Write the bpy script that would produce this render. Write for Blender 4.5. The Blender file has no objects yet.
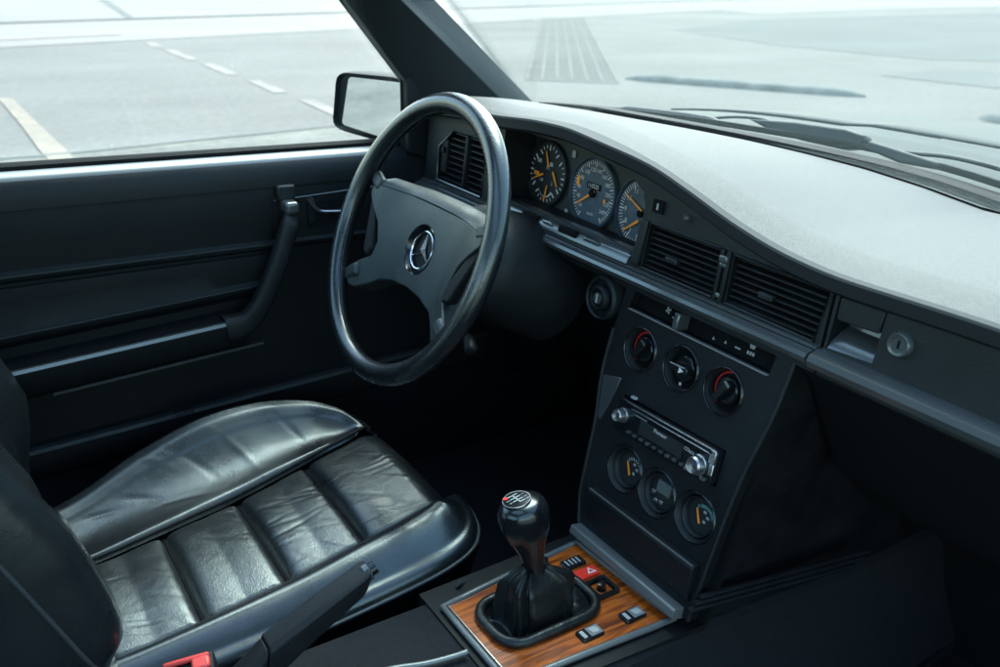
import bpy, bmesh, math, random
from mathutils import Vector, Matrix
random.seed(7)
SC = bpy.context.scene
COL = SC.collection
V = Vector
PI = math.pi

# ------------------------------------------------------------------ camera model (metres; x right, y forward, z up)
CR = Matrix(((0.5411411500088138, 0.33834469697877084, -0.7698630539215935),
             (0.8403286629871191, -0.18290281350950596, 0.5102884468343251),
             (0.03184327133664735, -0.923076067741251, -0.38329698568333403)))
CF = 892.98
CP = V((0.6906, -0.5424, 1.1313))

def ray(p):
    return CR @ V((p[0] - 500.0, p[1] - 333.5, CF))

def atx(p, x):
    d = ray(p); return CP + d * ((x - CP.x) / d.x)

def aty(p, y):
    d = ray(p); return CP + d * ((y - CP.y) / d.y)

def atz(p, z):
    d = ray(p); return CP + d * ((z - CP.z) / d.z)

class Frame:
    def __init__(s, o, u, v):
        s.o = V(o); s.u = V(u).normalized(); v = V(v)
        s.v = (v - s.u * v.dot(s.u)).normalized(); s.n = s.u.cross(s.v)
    def w(s, u, v, n=0.0):
        return s.o + s.u * u + s.v * v + s.n * n
    def uv(s, p):
        d = ray(p); q = CP + d * ((s.o - CP).dot(s.n) / d.dot(s.n)) - s.o
        return (q.dot(s.u), q.dot(s.v))
    def sub(s, u, v, n=0.0, rot=0.0):
        c, k = math.cos(rot), math.sin(rot)
        return Frame(s.w(u, v, n), s.u * c + s.v * k, s.v * c - s.u * k)

# ------------------------------------------------------------------ materials
def nn(nt, typ, **kw):
    n = nt.nodes.new(typ)
    for k, v in kw.items():
        setattr(n, k, v)
    return n

def mat(name, col, rough=0.5, metal=0.0, spec=0.5, coat=0.0, var=0.0, vscale=20.0, rvar=0.0,
        bump=0.0, bscale=400.0, crease=0.0, cscale=30.0, leather=0.0, emit=None):
    m = bpy.data.materials.new(name); m.use_nodes = True
    nt = m.node_tree; b = nt.nodes['Principled BSDF']
    b.inputs['Base Color'].default_value = (*col, 1)
    b.inputs['Roughness'].default_value = rough
    b.inputs['Metallic'].default_value = metal
    b.inputs['Specular IOR Level'].default_value = spec
    b.inputs['Coat Weight'].default_value = coat
    if not metal: b.inputs['Specular Tint'].default_value = (.72, .97, 1.0, 1)
    b.inputs['Coat Roughness'].default_value = 0.06
    tc = nn(nt, 'ShaderNodeTexCoord')
    L = nt.links.new
    if var or rvar:
        nz = nn(nt, 'ShaderNodeTexNoise'); nz.inputs['Scale'].default_value = vscale
        nz.inputs['Detail'].default_value = 6; nz.inputs['Roughness'].default_value = .62
        L(tc.outputs['Object'], nz.inputs['Vector'])
        if var:
            mr = nn(nt, 'ShaderNodeMapRange'); mr.inputs[1].default_value = .3; mr.inputs[2].default_value = .7
            mr.inputs[3].default_value = 1 - var; mr.inputs[4].default_value = 1 + var
            L(nz.outputs[0], mr.inputs[0])
            mx = nn(nt, 'ShaderNodeVectorMath', operation='SCALE'); mx.inputs[0].default_value = col
            L(mr.outputs[0], mx.inputs['Scale']); L(mx.outputs[0], b.inputs['Base Color'])
        if rvar:
            mr = nn(nt, 'ShaderNodeMapRange'); mr.inputs[1].default_value = .3; mr.inputs[2].default_value = .7
            mr.inputs[3].default_value = max(.03, rough - rvar); mr.inputs[4].default_value = min(1, rough + rvar)
            L(nz.outputs[0], mr.inputs[0]); L(mr.outputs[0], b.inputs['Roughness'])
    last = None
    def addbump(sock, strength, dist):
        nonlocal last
        bp = nn(nt, 'ShaderNodeBump'); bp.inputs['Strength'].default_value = strength; bp.inputs['Distance'].default_value = dist
        L(sock, bp.inputs['Height'])
        if last: L(last.outputs[0], bp.inputs['Normal'])
        last = bp
    if crease:
        n2 = nn(nt, 'ShaderNodeTexNoise'); n2.inputs['Scale'].default_value = cscale; n2.inputs['Detail'].default_value = 4
        n2.inputs['Distortion'].default_value = .15
        L(tc.outputs['Object'], n2.inputs['Vector']); addbump(n2.outputs[0], crease, .004)
    if leather:
        v = nn(nt, 'ShaderNodeTexVoronoi'); v.inputs['Scale'].default_value = 560
        L(tc.outputs['Object'], v.inputs['Vector']); addbump(v.outputs['Distance'], leather, .0003)
    if bump:
        n3 = nn(nt, 'ShaderNodeTexNoise'); n3.inputs['Scale'].default_value = bscale; n3.inputs['Detail'].default_value = 3
        L(tc.outputs['Object'], n3.inputs['Vector']); addbump(n3.outputs[0], bump, .001)
    if last: L(last.outputs[0], b.inputs['Normal'])
    if emit:
        b.inputs['Emission Color'].default_value = (*emit[0], 1); b.inputs['Emission Strength'].default_value = emit[1]
    return m

M = {}
M['plastic'] = mat('black_grained_plastic', (.007, .0092, .0115), .48, spec=.32, var=.25, vscale=14, bump=.5, bscale=700, rvar=.10)
M['panel'] = mat('charcoal_dash_plastic', (.010, .014, .0165), .5, spec=.38, var=.2, vscale=14, bump=.5, bscale=700, rvar=.09)
M['matte'] = mat('matte_black_plastic', (.005, .0062, .0075), .6, spec=.3, bump=.2, bscale=800)
M['deep'] = mat('deep_black_lining', (.003, .0035, .004), .9, spec=.2)
M['gloss'] = mat('gloss_black_plastic', (.008, .010, .012), .16, rvar=.05, vscale=60)
M['trim'] = mat('satin_grey_trim', (.046, .059, .063), .22, spec=1.0, coat=.3, bump=.08, bscale=700)
M['pad'] = mat('skylit_dash_vinyl', (.058, .061, .062), .52, spec=.45, var=.12, vscale=260, rvar=.05, bump=.7, bscale=800)  # bright sky reflection on the dash top put into a paler base
M['lip'] = mat('dark_dash_vinyl', (.010, .014, .017), .6, spec=.3, bump=.3, bscale=800)
M['leather'] = mat('black_seat_leather', (.009, .0125, .0145), .34, spec=1.0, coat=.1, rvar=.08, vscale=24, crease=.14, cscale=75, leather=.7)
M['bolster'] = mat('worn_bolster_leather', (.007, .010, .012), .29, spec=1.0, coat=.1, rvar=.05, vscale=16, crease=.10, cscale=34, leather=.25)
M['piping'] = mat('leather_piping', (.03, .038, .042), .38, spec=.6)
M['boot'] = mat('soft_boot_leather', (.007, .009, .010), .36, crease=.5, cscale=45, leather=.4)
M['rim'] = mat('worn_wheel_rim', (.007, .010, .012), .27, spec=.9, coat=.25, rvar=.08, vscale=11, bump=.3, bscale=380)
M['wheelpad'] = mat('grey_wheel_pad', (.019, .029, .031), .40, spec=.55, var=.16, vscale=30, rvar=.07, bump=.5, bscale=600)
M['carpet'] = mat('dark_carpet', (.010, .012, .015), .9, spec=.3, bump=1.0, bscale=1200, var=.3, vscale=200)
M['mat'] = mat('dark_floor_mat', (.009, .010, .011), .95, spec=.2, bump=1.0, bscale=900, var=.35, vscale=150)
M['cardmid'] = mat('door_card_vinyl', (.005, .0065, .008), .5, spec=.22, bump=.6, bscale=500, rvar=.09, vscale=16)
M['chrome'] = mat('brushed_chrome', (.62, .68, .70), .16, metal=1.0)
M['silver'] = mat('silver_plastic', (.36, .41, .43), .25, metal=.9)
M['white'] = mat('white_print', (.62, .66, .66), .5)
M['grey'] = mat('grey_print', (.30, .36, .37), .5)
M['dimprint'] = mat('dim_print', (.13, .16, .17), .5)
M['teal'] = mat('teal_print', (.10, .26, .25), .5)
M['orange'] = mat('orange_needle', (.85, .32, .03), .45)
M['red'] = mat('red_plastic', (.75, .035, .02), .35)
M['redprint'] = mat('red_print', (.45, .014, .012), .5)
M['buckle'] = mat('buckle_red', (.62, .07, .06), .35)
M['dial'] = mat('dial_face', (.013, .017, .019), .5)
M['dialblue'] = mat('lens_reflection_dial', (.050, .080, .112), .42, var=.3, vscale=60)  # bluish lens reflection put into the black dial's colour
M['lcd'] = mat('grey_lcd', (.085, .115, .115), .2)
M['rubber'] = mat('black_rubber', (.007, .0085, .010), .6, spec=.15)
M['wiper'] = mat('wiper_black', (.014, .020, .024), .45, spec=.3, rvar=.05, vscale=40)
M['paint'] = mat('silver_car_paint', (.082, .096, .091), .6, spec=.15, var=.06, vscale=3)
M['frame'] = mat('pale_satin_frame', (.10, .125, .13), .28, spec=.8, bump=.1, bscale=700)
M['pillar'] = mat('dark_pillar_trim', (.010, .013, .015), .5, bump=.3, bscale=900)
M['sill'] = mat('door_sill_vinyl', (.055, .068, .074), .26, spec=1.0, coat=.6, bump=.1, bscale=700)
M['silltop'] = mat('skylit_sill_bezel_grey', (.17, .195, .20), .32, spec=.8, bump=.2, bscale=700)  # sky light on the sill put into a paler base; also slider bezel
M['knob'] = mat('polished_black_knob', (.006, .008, .0095), .2, spec=.7, rvar=.06, vscale=40)
M['lining'] = mat('grey_headlining', (.20, .22, .23), .9)
M['mirrorglass'] = mat('mirror_silver', (.92, .95, .97), .02, metal=1.0)
M['kerb'] = mat('dark_streak_grey', (.105, .120, .115), .85, var=.35, vscale=5)  # for the low bars that stand in for reflection streaks

# lacquered zebrano / walnut wood
def wood():
    m = bpy.data.materials.new('lacquered_wood'); m.use_nodes = True
    nt = m.node_tree; b = nt.nodes['Principled BSDF']; L = nt.links.new
    tc = nn(nt, 'ShaderNodeTexCoord'); mp = nn(nt, 'ShaderNodeMapping')
    mp.inputs['Scale'].default_value = (75, 6, 60); mp.inputs['Rotation'].default_value = (0, 0, .25)
    L(tc.outputs['Object'], mp.inputs['Vector'])
    nz = nn(nt, 'ShaderNodeTexNoise'); nz.inputs['Scale'].default_value = 2.2; nz.inputs['Detail'].default_value = 8
    nz.inputs['Distortion'].default_value = .7
    L(mp.outputs[0], nz.inputs['Vector'])
    n2 = nn(nt, 'ShaderNodeTexNoise'); n2.inputs['Scale'].default_value = 26; n2.inputs['Detail'].default_value = 3
    L(tc.outputs['Object'], n2.inputs['Vector'])
    mx = nn(nt, 'ShaderNodeMath', operation='MULTIPLY_ADD'); mx.inputs[1].default_value = .16
    L(n2.outputs[0], mx.inputs[0])
    m2 = nn(nt, 'ShaderNodeMath', operation='MULTIPLY'); m2.inputs[1].default_value = .86
    L(nz.outputs[0], m2.inputs[0]); L(m2.outputs[0], mx.inputs[2])
    cr = nn(nt, 'ShaderNodeValToRGB'); e = cr.color_ramp.elements
    e[0].position = .36; e[0].color = (.095, .022, .004, 1); e[1].position = .66; e[1].color = (.44, .125, .015, 1)
    k = e.new(.47); k.color = (.21, .050, .007, 1); k = e.new(.56); k.color = (.36, .095, .012, 1)
    L(mx.outputs[0], cr.inputs[0]); L(cr.outputs[0], b.inputs['Base Color'])
    b.inputs['Roughness'].default_value = .28; b.inputs['Coat Weight'].default_value = 1.0; b.inputs['Coat Roughness'].default_value = .03
    return m
M['wood'] = wood()

def glass(name, tint, base, top):
    m = bpy.data.materials.new(name); m.use_nodes = True
    nt = m.node_tree; L = nt.links.new
    for n in list(nt.nodes): nt.nodes.remove(n)
    out = nn(nt, 'ShaderNodeOutputMaterial'); mix = nn(nt, 'ShaderNodeMixShader')
    tr = nn(nt, 'ShaderNodeBsdfTransparent'); tr.inputs[0].default_value = (*tint, 1)
    gl = nn(nt, 'ShaderNodeBsdfGlossy'); gl.inputs['Roughness'].default_value = .015; gl.inputs[0].default_value = (.9, .97, .97, 1)
    lw = nn(nt, 'ShaderNodeLayerWeight'); lw.inputs[0].default_value = .5
    p = nn(nt, 'ShaderNodeMath', operation='POWER'); p.inputs[1].default_value = 4.5
    L(lw.outputs['Facing'], p.inputs[0])
    ma = nn(nt, 'ShaderNodeMath', operation='MULTIPLY_ADD'); ma.inputs[1].default_value = top; ma.inputs[2].default_value = base
    L(p.outputs[0], ma.inputs[0]); L(ma.outputs[0], mix.inputs[0])
    L(tr.outputs[0], mix.inputs[1]); L(gl.outputs[0], mix.inputs[2]); L(mix.outputs[0], out.inputs[0])
    return m
M['glass'] = glass('windscreen_glass', (.935, .985, .972), .03, .7)
M['sideglass'] = glass('door_glass', (.95, .988, .978), .03, .7)

# ------------------------------------------------------------------ mesh builder
WL = {}
def finish(o, parent):
    COL.objects.link(o)
    if parent is not None:
        o.parent = parent; WL[o.name] = WL[parent.name]
    else:
        WL[o.name] = V((0, 0, 0))

def thing(name, label, cat, loc=(0, 0, 0), group=None, kind=None):
    o = bpy.data.objects.new(name, None); COL.objects.link(o); o.location = loc; o.empty_display_size = .05
    o['label'] = label; o['category'] = cat
    if group: o['group'] = group
    if kind: o['kind'] = kind
    WL[o.name] = V(loc); return o

def tag(o, label, cat, group=None, kind=None):
    o['label'] = label; o['category'] = cat
    if group: o['group'] = group
    if kind: o['kind'] = kind
    return o

TXT = {}
def text_mesh(s):
    if s in TXT: return TXT[s]
    c = bpy.data.curves.new('txt', 'FONT'); c.body = s; c.align_x = 'CENTER'; c.align_y = 'CENTER'; c.size = 1.0; c.resolution_u = 3
    o = bpy.data.objects.new('txt', c); COL.objects.link(o)
    dg = bpy.context.evaluated_depsgraph_get(); dg.update()
    me = o.evaluated_get(dg).to_mesh()
    vs = [tuple(v.co) for v in me.vertices]; fs = [tuple(p.vertices) for p in me.polygons]
    o.evaluated_get(dg).to_mesh_clear()
    bpy.data.objects.remove(o); bpy.data.curves.remove(c)
    TXT[s] = (vs, fs); return TXT[s]

class MB:
    def __init__(s): s.v = []; s.f = []; s.m = []; s.mats = []
    def mi(s, m):
        if m is None: return 0
        if m not in s.mats: s.mats.append(m)
        return s.mats.index(m)
    def add(s, vs, fs, m=None):
        b = len(s.v); s.v += [V(x) for x in vs]; k = s.mi(m)
        for f in fs: s.f.append([b + i for i in f]); s.m.append(k)
        return s
    def box(s, fr, u0, u1, v0, v1, n0, n1, m=None):
        p = [fr.w(u, v, n) for n in (n0, n1) for v in (v0, v1) for u in (u0, u1)]
        return s.add(p, [(0, 2, 3, 1), (4, 5, 7, 6), (0, 1, 5, 4), (2, 6, 7, 3), (0, 4, 6, 2), (1, 3, 7, 5)], m)
    def prism(s, fr, pts, n0, n1, m=None, inset=0):
        n = len(pts); vs = [fr.w(u, v, n0) for u, v in pts]
        if inset:
            cu = sum(p[0] for p in pts) / n; cv = sum(p[1] for p in pts) / n
            top = [(u + (cu - u) * inset, v + (cv - v) * inset) for u, v in pts]
        else: top = pts
        vs += [fr.w(u, v, n1) for u, v in top]
        fs = [tuple(range(n)), tuple(range(2 * n - 1, n - 1, -1))]
        fs += [(i, (i + 1) % n, n + (i + 1) % n, n + i) for i in range(n)]
        return s.add(vs, fs, m)
    def loft(s, rings, closed=True, cap=True, m=None):
        n = len(rings[0]); vs = [p for r in rings for p in r]; fs = []
        for i in range(len(rings) - 1):
            for j in range(n if closed else n - 1):
                k = (j + 1) % n
                fs.append((i * n + j, i * n + k, (i + 1) * n + k, (i + 1) * n + j))
        if cap and closed:
            fs.append(tuple(range(n - 1, -1, -1))); fs.append(tuple((len(rings) - 1) * n + j for j in range(n)))
        return s.add(vs, fs, m)
    def tube(s, path, r, seg=10, m=None, closed=False, flat=1.0, up=(0, 0, 1)):
        path = [V(p) for p in path]; n = len(path); rings = []
        for i, p in enumerate(path):
            a = path[(i - 1) % n] if (closed or i > 0) else p
            b = path[(i + 1) % n] if (closed or i < n - 1) else p
            t = (b - a).normalized(); x = t.cross(V(up))
            if x.length < 1e-4: x = t.cross(V((1, 0, 0)))
            x.normalize(); y = x.cross(t)
            rr = r[i] if isinstance(r, (list, tuple)) else r
            rings.append([p + x * math.cos(2 * PI * k / seg) * rr + y * math.sin(2 * PI * k / seg) * rr * flat for k in range(seg)])
        if closed: rings.append(rings[0]); return s.loft(rings, True, False, m)
        return s.loft(rings, True, True, m)
    def lathe(s, fr, prof, seg=32, m=None, cap=True, a0=0, a1=2 * PI, su=1.0):
        full = abs(a1 - a0 - 2 * PI) < 1e-6
        k = seg if full else seg + 1
        rings = [[fr.w(su * r * math.cos(a0 + (a1 - a0) * i / seg), r * math.sin(a0 + (a1 - a0) * i / seg), h) for i in range(k)] for r, h in prof]
        if full: return s.loft(rings, True, cap, m)
        return s.loft(rings, False, False, m)
    def grid(s, fn, nu, nv, m=None):
        vs = [fn(i / nu, j / nv) for j in range(nv + 1) for i in range(nu + 1)]
        fs = [(j * (nu + 1) + i, j * (nu + 1) + i + 1, (j + 1) * (nu + 1) + i + 1, (j + 1) * (nu + 1) + i) for j in range(nv) for i in range(nu)]
        return s.add(vs, fs, m)
    def text(s, fr, u, v, n, st, size, m=None, rot=0.0):
        vs, fs = text_mesh(st); c, k = math.cos(rot), math.sin(rot)
        return s.add([fr.w(u + size * (x * c - y * k), v + size * (x * k + y * c), n) for x, y, z in vs], fs, m)
    def plate(s, fr, outer, holes, depth, hdepth, m=None, mh=None, n0=0.0):
        """flat plate with holes; edges drop back by depth, hole walls by hdepth"""
        bm = bmesh.new(); ed = []; loops = []
        for lp in [outer] + holes:
            vv = [bm.verts.new(fr.w(u, v, n0)) for u, v in lp]
            loops.append([tuple(x.co) for x in vv])
            ed += [bm.edges.new((vv[i], vv[(i + 1) % len(vv)])) for i in range(len(vv))]
        bmesh.ops.triangle_fill(bm, use_beauty=True, use_dissolve=False, edges=ed, normal=fr.n)
        bm.verts.index_update()
        s.add([tuple(v.co) for v in bm.verts], [tuple(v.index for v in f.verts) for f in bm.faces], m); bm.free()
        for k, lp in enumerate(loops):
            d = fr.n * -(depth if k == 0 else hdepth)
            n = len(lp); vs = [V(p) for p in lp] + [V(p) + d for p in lp]
            s.add(vs, [(i, (i + 1) % n, n + (i + 1) % n, n + i) for i in range(n)], m if k == 0 else (mh or m))
        return s
    def build(s, name, m=None, parent=None, smooth=None, bevel=0, seg=2, sub=0, weld=True, solid=0):
        me = bpy.data.meshes.new(name)
        off = WL[parent.name] if parent is not None else V((0, 0, 0))
        if m is not None and not s.mats: s.mats = [m]
        me.from_pydata([tuple(v - off) for v in s.v], [], s.f)
        for x in s.mats: me.materials.append(x)
        for p, k in zip(me.polygons, s.m): p.material_index = k
        bm = bmesh.new(); bm.from_mesh(me)
        if weld: bmesh.ops.remove_doubles(bm, verts=bm.verts, dist=1e-5)
        bmesh.ops.recalc_face_normals(bm, faces=bm.faces); bm.to_mesh(me); bm.free()
        if smooth is not None:
            me.polygons.foreach_set('use_smooth', [True] * len(me.polygons))
            if smooth < 180: me.set_sharp_from_angle(angle=math.radians(smooth))
        o = bpy.data.objects.new(name, me); finish(o, parent)
        if solid:
            md = o.modifiers.new('solid', 'SOLIDIFY'); md.thickness = solid; md.offset = 0
        if bevel:
            md = o.modifiers.new('bevel', 'BEVEL'); md.width = bevel; md.segments = seg; md.limit_method = 'ANGLE'; md.angle_limit = math.radians(35)
            if smooth is None:
                me.polygons.foreach_set('use_smooth', [True] * len(me.polygons)); me.set_sharp_from_angle(angle=math.radians(35))
            md.harden_normals = False
        if sub:
            md = o.modifiers.new('sub', 'SUBSURF'); md.levels = sub; md.render_levels = sub
        return o

def lerp(a, b, t): return a + (b - a) * t
def interp(pts, x):
    if x <= pts[0][0]: return pts[0][1]
    for (a, p), (b, q) in zip(pts, pts[1:]):
        if x <= b: return p + (q - p) * (x - a) / (b - a)
    return pts[-1][1]
def spline(pts, n=8, closed=False):
    pts = [V(p) for p in pts]; N = len(pts); out = []
    for i in range(N if closed else N - 1):
        p1, p2 = pts[i], pts[(i + 1) % N]
        p0 = pts[i - 1] if (closed or i > 0) else p1 * 2 - p2
        p3 = pts[(i + 2) % N] if (closed or i < N - 2) else p2 * 2 - p1
        for k in range(n):
            t = k / n
            out.append(.5 * ((2 * p1) + (p2 - p0) * t + (2 * p0 - 5 * p1 + 4 * p2 - p3) * t * t + (3 * p1 - p0 - 3 * p2 + p3) * t ** 3))
    if not closed: out.append(pts[-1])
    return out
def rrect(u0, u1, v0, v1, r, n=5):
    o = []
    for cu, cv, a in ((u1 - r, v1 - r, 0), (u0 + r, v1 - r, PI / 2), (u0 + r, v0 + r, PI), (u1 - r, v0 + r, 1.5 * PI)):
        o += [(cu + r * math.cos(a + PI / 2 * k / n), cv + r * math.sin(a + PI / 2 * k / n)) for k in range(n + 1)]
    return o
def circ(u, v, r, n=32): return [(u + r * math.cos(2 * PI * k / n), v + r * math.sin(2 * PI * k / n)) for k in range(n)]
def smooth01(t): t = max(0., min(1., t)); return t * t * (3 - 2 * t)

# ------------------------------------------------------------------ frames
FAS = Frame((0, .2, .77), (1, 0, 0), (0, .1, 1))            # dashboard fascia
GAU = Frame((0, .262, .80), (1, 0, 0), (0, .1, 1))          # back plate of the instruments
CON = Frame((0, .2, .75), (1, 0, 0), (0, .207, .978))       # sloping centre console
WOD = Frame((0, 0, .40), (1, 0, 0), (0, 1, 0))              # wood plate round the gear lever
GND = Frame((0, 0, 0), (1, 0, 0), (0, 1, 0))
ta = math.radians(23)
WHL = Frame((-.36, 0, .78), (1, 0, 0), (0, math.sin(ta), math.cos(ta)))   # steering wheel, normal to the driver

# ================================================================== SETTING
def asphalt(name, c1, c2, scale=3.0, streak=1.0):
    m = bpy.data.materials.new(name); m.use_nodes = True
    nt = m.node_tree; b = nt.nodes['Principled BSDF']; L = nt.links.new
    tc = nn(nt, 'ShaderNodeTexCoord'); mp = nn(nt, 'ShaderNodeMapping'); mp.inputs['Scale'].default_value = (1, streak, 1)
    L(tc.outputs['Object'], mp.inputs['Vector'])
    a = nn(nt, 'ShaderNodeTexNoise'); a.inputs['Scale'].default_value = .22 * scale; a.inputs['Detail'].default_value = 7; a.inputs['Roughness'].default_value = .6
    f = nn(nt, 'ShaderNodeTexNoise'); f.inputs['Scale'].default_value = 16; f.inputs['Detail'].default_value = 8; f.inputs['Roughness'].default_value = .75
    L(mp.outputs[0], a.inputs['Vector']); L(tc.outputs['Object'], f.inputs['Vector'])
    mx = nn(nt, 'ShaderNodeMath', operation='MULTIPLY_ADD'); mx.inputs[1].default_value = .55
    L(f.outputs[0], mx.inputs[0]); m2 = nn(nt, 'ShaderNodeMath', operation='MULTIPLY'); m2.inputs[1].default_value = .48
    L(a.outputs[0], m2.inputs[0]); L(m2.outputs[0], mx.inputs[2])
    cr = nn(nt, 'ShaderNodeValToRGB'); e = cr.color_ramp.elements
    e[0].position = .36; e[0].color = (*c1, 1); e[1].position = .68; e[1].color = (*c2, 1)
    L(mx.outputs[0], cr.inputs[0]); L(cr.outputs[0], b.inputs['Base Color'])
    b.inputs['Roughness'].default_value = .85
    bp = nn(nt, 'ShaderNodeBump'); bp.inputs['Strength'].default_value = .4; bp.inputs['Distance'].default_value = .01
    L(f.outputs[0], bp.inputs['Height']); L(bp.outputs[0], b.inputs['Normal'])
    return m
M['asphalt'] = asphalt('weathered_asphalt', (0.075, 0.081, 0.073), (0.16, 0.166, 0.15), 2.2, .5)
M['verge'] = asphalt('gritty_verge', (0.045, 0.055, 0.045), (0.185, 0.19, 0.162), 9, .5)
M['pave'] = asphalt('pale_concrete', (0.155, 0.155, 0.14), (0.228, 0.224, 0.202), 2.0, .4)
M['slab'] = asphalt('pale_slabs', (0.155, 0.158, 0.146), (0.21, 0.21, 0.194), 1.5, .4)
M['markp'] = asphalt('worn_road_paint', (0.12, 0.122, 0.108), (0.285, 0.272, 0.24), 8)
M['yellowp'] = asphalt('worn_yellow_paint', (.13, .125, .105), (.30, .265, .20), 8)
M['seam'] = mat('dark_joint', (.115, .122, .115), .9)
M['pinkkerb'] = asphalt('worn_pink_kerb', (0.195, 0.165, 0.155), (0.23, 0.215, 0.205), 6)
M['patch'] = asphalt('darker_asphalt_patch', (0.06, 0.072, 0.068), (0.112, 0.128, 0.12), 2.0, .35)

def struct(name, mb, m, **k):
    o = mb.build(name, m, None, **k); o['kind'] = 'structure'; return o
def sheet(name, pts, z, m):
    return struct(name, MB().add([(x, y, z) for x, y in pts], [tuple(range(len(pts)))]), m)

sheet('ground', [(-260, -260), (260, -260), (260, 260), (-260, 260)], 0, M['asphalt'])
def kl(y, off=0): return -11.9 - .405 * (y - .5) - off           # edge of the far pavement
sheet('verge', [(-5.22 + .0, -30), (-2.2, -30), (-2.2, 3.2), (-5.6, 3.2), (-5.12, .1)], .004, M['verge'])
# far pavement, a low real step
sheet('pavement', [(kl(-40), -40), (kl(120), 120), (kl(120, 3.9), 120), (kl(-40, 3.9), -40)], .006, M['pave'])
sheet('far_pavement', [(kl(-40, 3.95), -40), (kl(120, 3.95), 120), (kl(120, 60), 120), (kl(-40, 60), -40)], .010, M['slab'])
sheet('pavement_joint', [(-23.7, 3.75), (-23.7, 3.95), (-16.9, 3.12), (-16.9, 2.99)], .016, M['seam'])
sheet('pavement_joint', [(kl(-10, 3.75), -10), (kl(60, 3.75), 60), (kl(60, 3.95), 60), (kl(-10, 3.95), -10)], .020, M['seam'])
sheet('kerb_strip', [(kl(-9, .9), -9), (kl(2.2, .9), 2.2), (kl(2.2, 1.25), 2.2), (kl(-9, 1.25), -9)], .012, M['pinkkerb'])
sheet('pavement_joint', [(-5.30, -8), (-5.25, -8), (-5.10, .1), (-5.58, 3.2), (-5.63, 3.2), (-5.16, .1)], .009, M['seam'])
# painted bay markings
for a, b in (((145, 42), (168, 47)), ((177, 50), (199, 60)), ((207, 64), (238, 75)), ((251, 81), (284, 93)), ((297, 101), (333, 116)), ((349, 122), (392, 140))):
    p, q = atz(a, 0), atz(b, 0)
    sheet('road_marking', [(p.x, 2.24), (q.x, 2.20), (q.x, 2.33), (p.x, 2.37)], .005, M['markp'])
sheet('road_marking', [(-7.6, .07), (-6.3, .08), (-5.3, .07), (-4.55, .09), (-4.5, .20), (-5.2, .21), (-6.2, .19), (-7.5, .17)], .008, M['yellowp'])
sheet('road_marking', [(-5.6, -.62), (-4.8, -.62), (-4.8, -.52), (-5.6, -.52)], .008, M['pinkkerb'])
# darker asphalt lanes seen through the windscreen
def pxsheet(name, pts, z, m): sheet(name, [(atz(p, 0).x, atz(p, 0).y) for p in pts], z, m)
pxsheet('road', [(672, 30), (760, 20), (880, 16), (1010, 12), (1300, 22), (1300, 70), (1010, 62), (930, 60), (860, 54), (780, 46)], .004, M['patch'])
pxsheet('road', [(880, 76), (940, 70), (1010, 72), (1300, 92), (1300, 118), (1010, 90)], .005, M['patch'])
pxsheet('pavement', [(700, 8), (800, 2), (1000, -6), (1300, -2), (1300, 6), (1010, 6), (880, 9), (760, 14)], .005, M['slab'])
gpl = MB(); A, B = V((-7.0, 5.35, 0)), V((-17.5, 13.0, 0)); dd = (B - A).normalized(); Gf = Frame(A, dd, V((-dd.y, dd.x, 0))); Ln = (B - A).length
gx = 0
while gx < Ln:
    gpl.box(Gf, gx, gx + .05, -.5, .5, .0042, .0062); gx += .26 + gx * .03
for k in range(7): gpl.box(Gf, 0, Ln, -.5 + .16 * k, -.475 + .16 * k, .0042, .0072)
M['hatch'] = asphalt('hatch_reflection', (.092, .100, .090), (.170, .177, .160), 8)  # faint windscreen reflection laid on the ground as pale hatch lines
struct('reflection_hatch', gpl, M['hatch'])
# dark windscreen reflection streaks, built as low bars on the ground
def streak_mesh(p, q):
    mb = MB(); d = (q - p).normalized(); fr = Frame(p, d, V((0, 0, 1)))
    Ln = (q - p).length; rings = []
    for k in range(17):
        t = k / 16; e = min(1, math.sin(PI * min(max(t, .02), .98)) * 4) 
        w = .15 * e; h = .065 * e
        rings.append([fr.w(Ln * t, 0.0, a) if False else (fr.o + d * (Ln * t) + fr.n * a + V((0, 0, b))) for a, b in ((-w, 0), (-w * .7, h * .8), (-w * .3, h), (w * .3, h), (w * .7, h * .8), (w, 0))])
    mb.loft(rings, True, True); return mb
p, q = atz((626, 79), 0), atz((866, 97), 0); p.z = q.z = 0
tag(streak_mesh(p, q).build('reflection_streak', M['kerb'], None, smooth=50), 'long dark reflection streak built as a low bar on the asphalt, seen through the middle of the windscreen', 'reflection streak', 'dark reflection streaks beyond the bonnet')
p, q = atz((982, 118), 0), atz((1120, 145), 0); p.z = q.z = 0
tag(streak_mesh(p, q).build('reflection_streak', M['kerb'], None, smooth=50), 'dark reflection streak built as a low bar, cut off by the right edge of the picture beyond the bonnet', 'reflection streak', 'dark reflection streaks beyond the bonnet')

# ================================================================== CAR BODY
body = thing('car_shell', 'car shell with black windscreen pillar, clear windscreen, pale bonnet and dark carpeted floor', 'car', (0, -.3, .15))
SH = -.735
def wsbase(x): return .612 - .13 * (x / .70) ** 2
def on_base(p):
    lo = .75; z = .88
    for _ in range(30):
        q = atz(p, z); e = q.y - wsbase(q.x)
        z += e * .25
    return q
WSB = [V((-.715, .455, .888))] + [on_base(p) for p in ((590, 108), (640, 117), (700, 128), (760, 140), (820, 153), (880, 167), (940, 184), (1000, 205))]
zr = WSB[-1].z
for x in (.32, .45, .58, .70): WSB.append(V((x, wsbase(x), zr + .01)))
WSB.sort(key=lambda v: v.x)
def base_pt(x):
    return V((x, interp([(w.x, w.y) for w in WSB], x), interp([(w.x, w.z) for w in WSB], x)))
def ws_top(x): return V((x * .80, -.02 - .05 * (x / .7) ** 2, 1.305))
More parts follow.
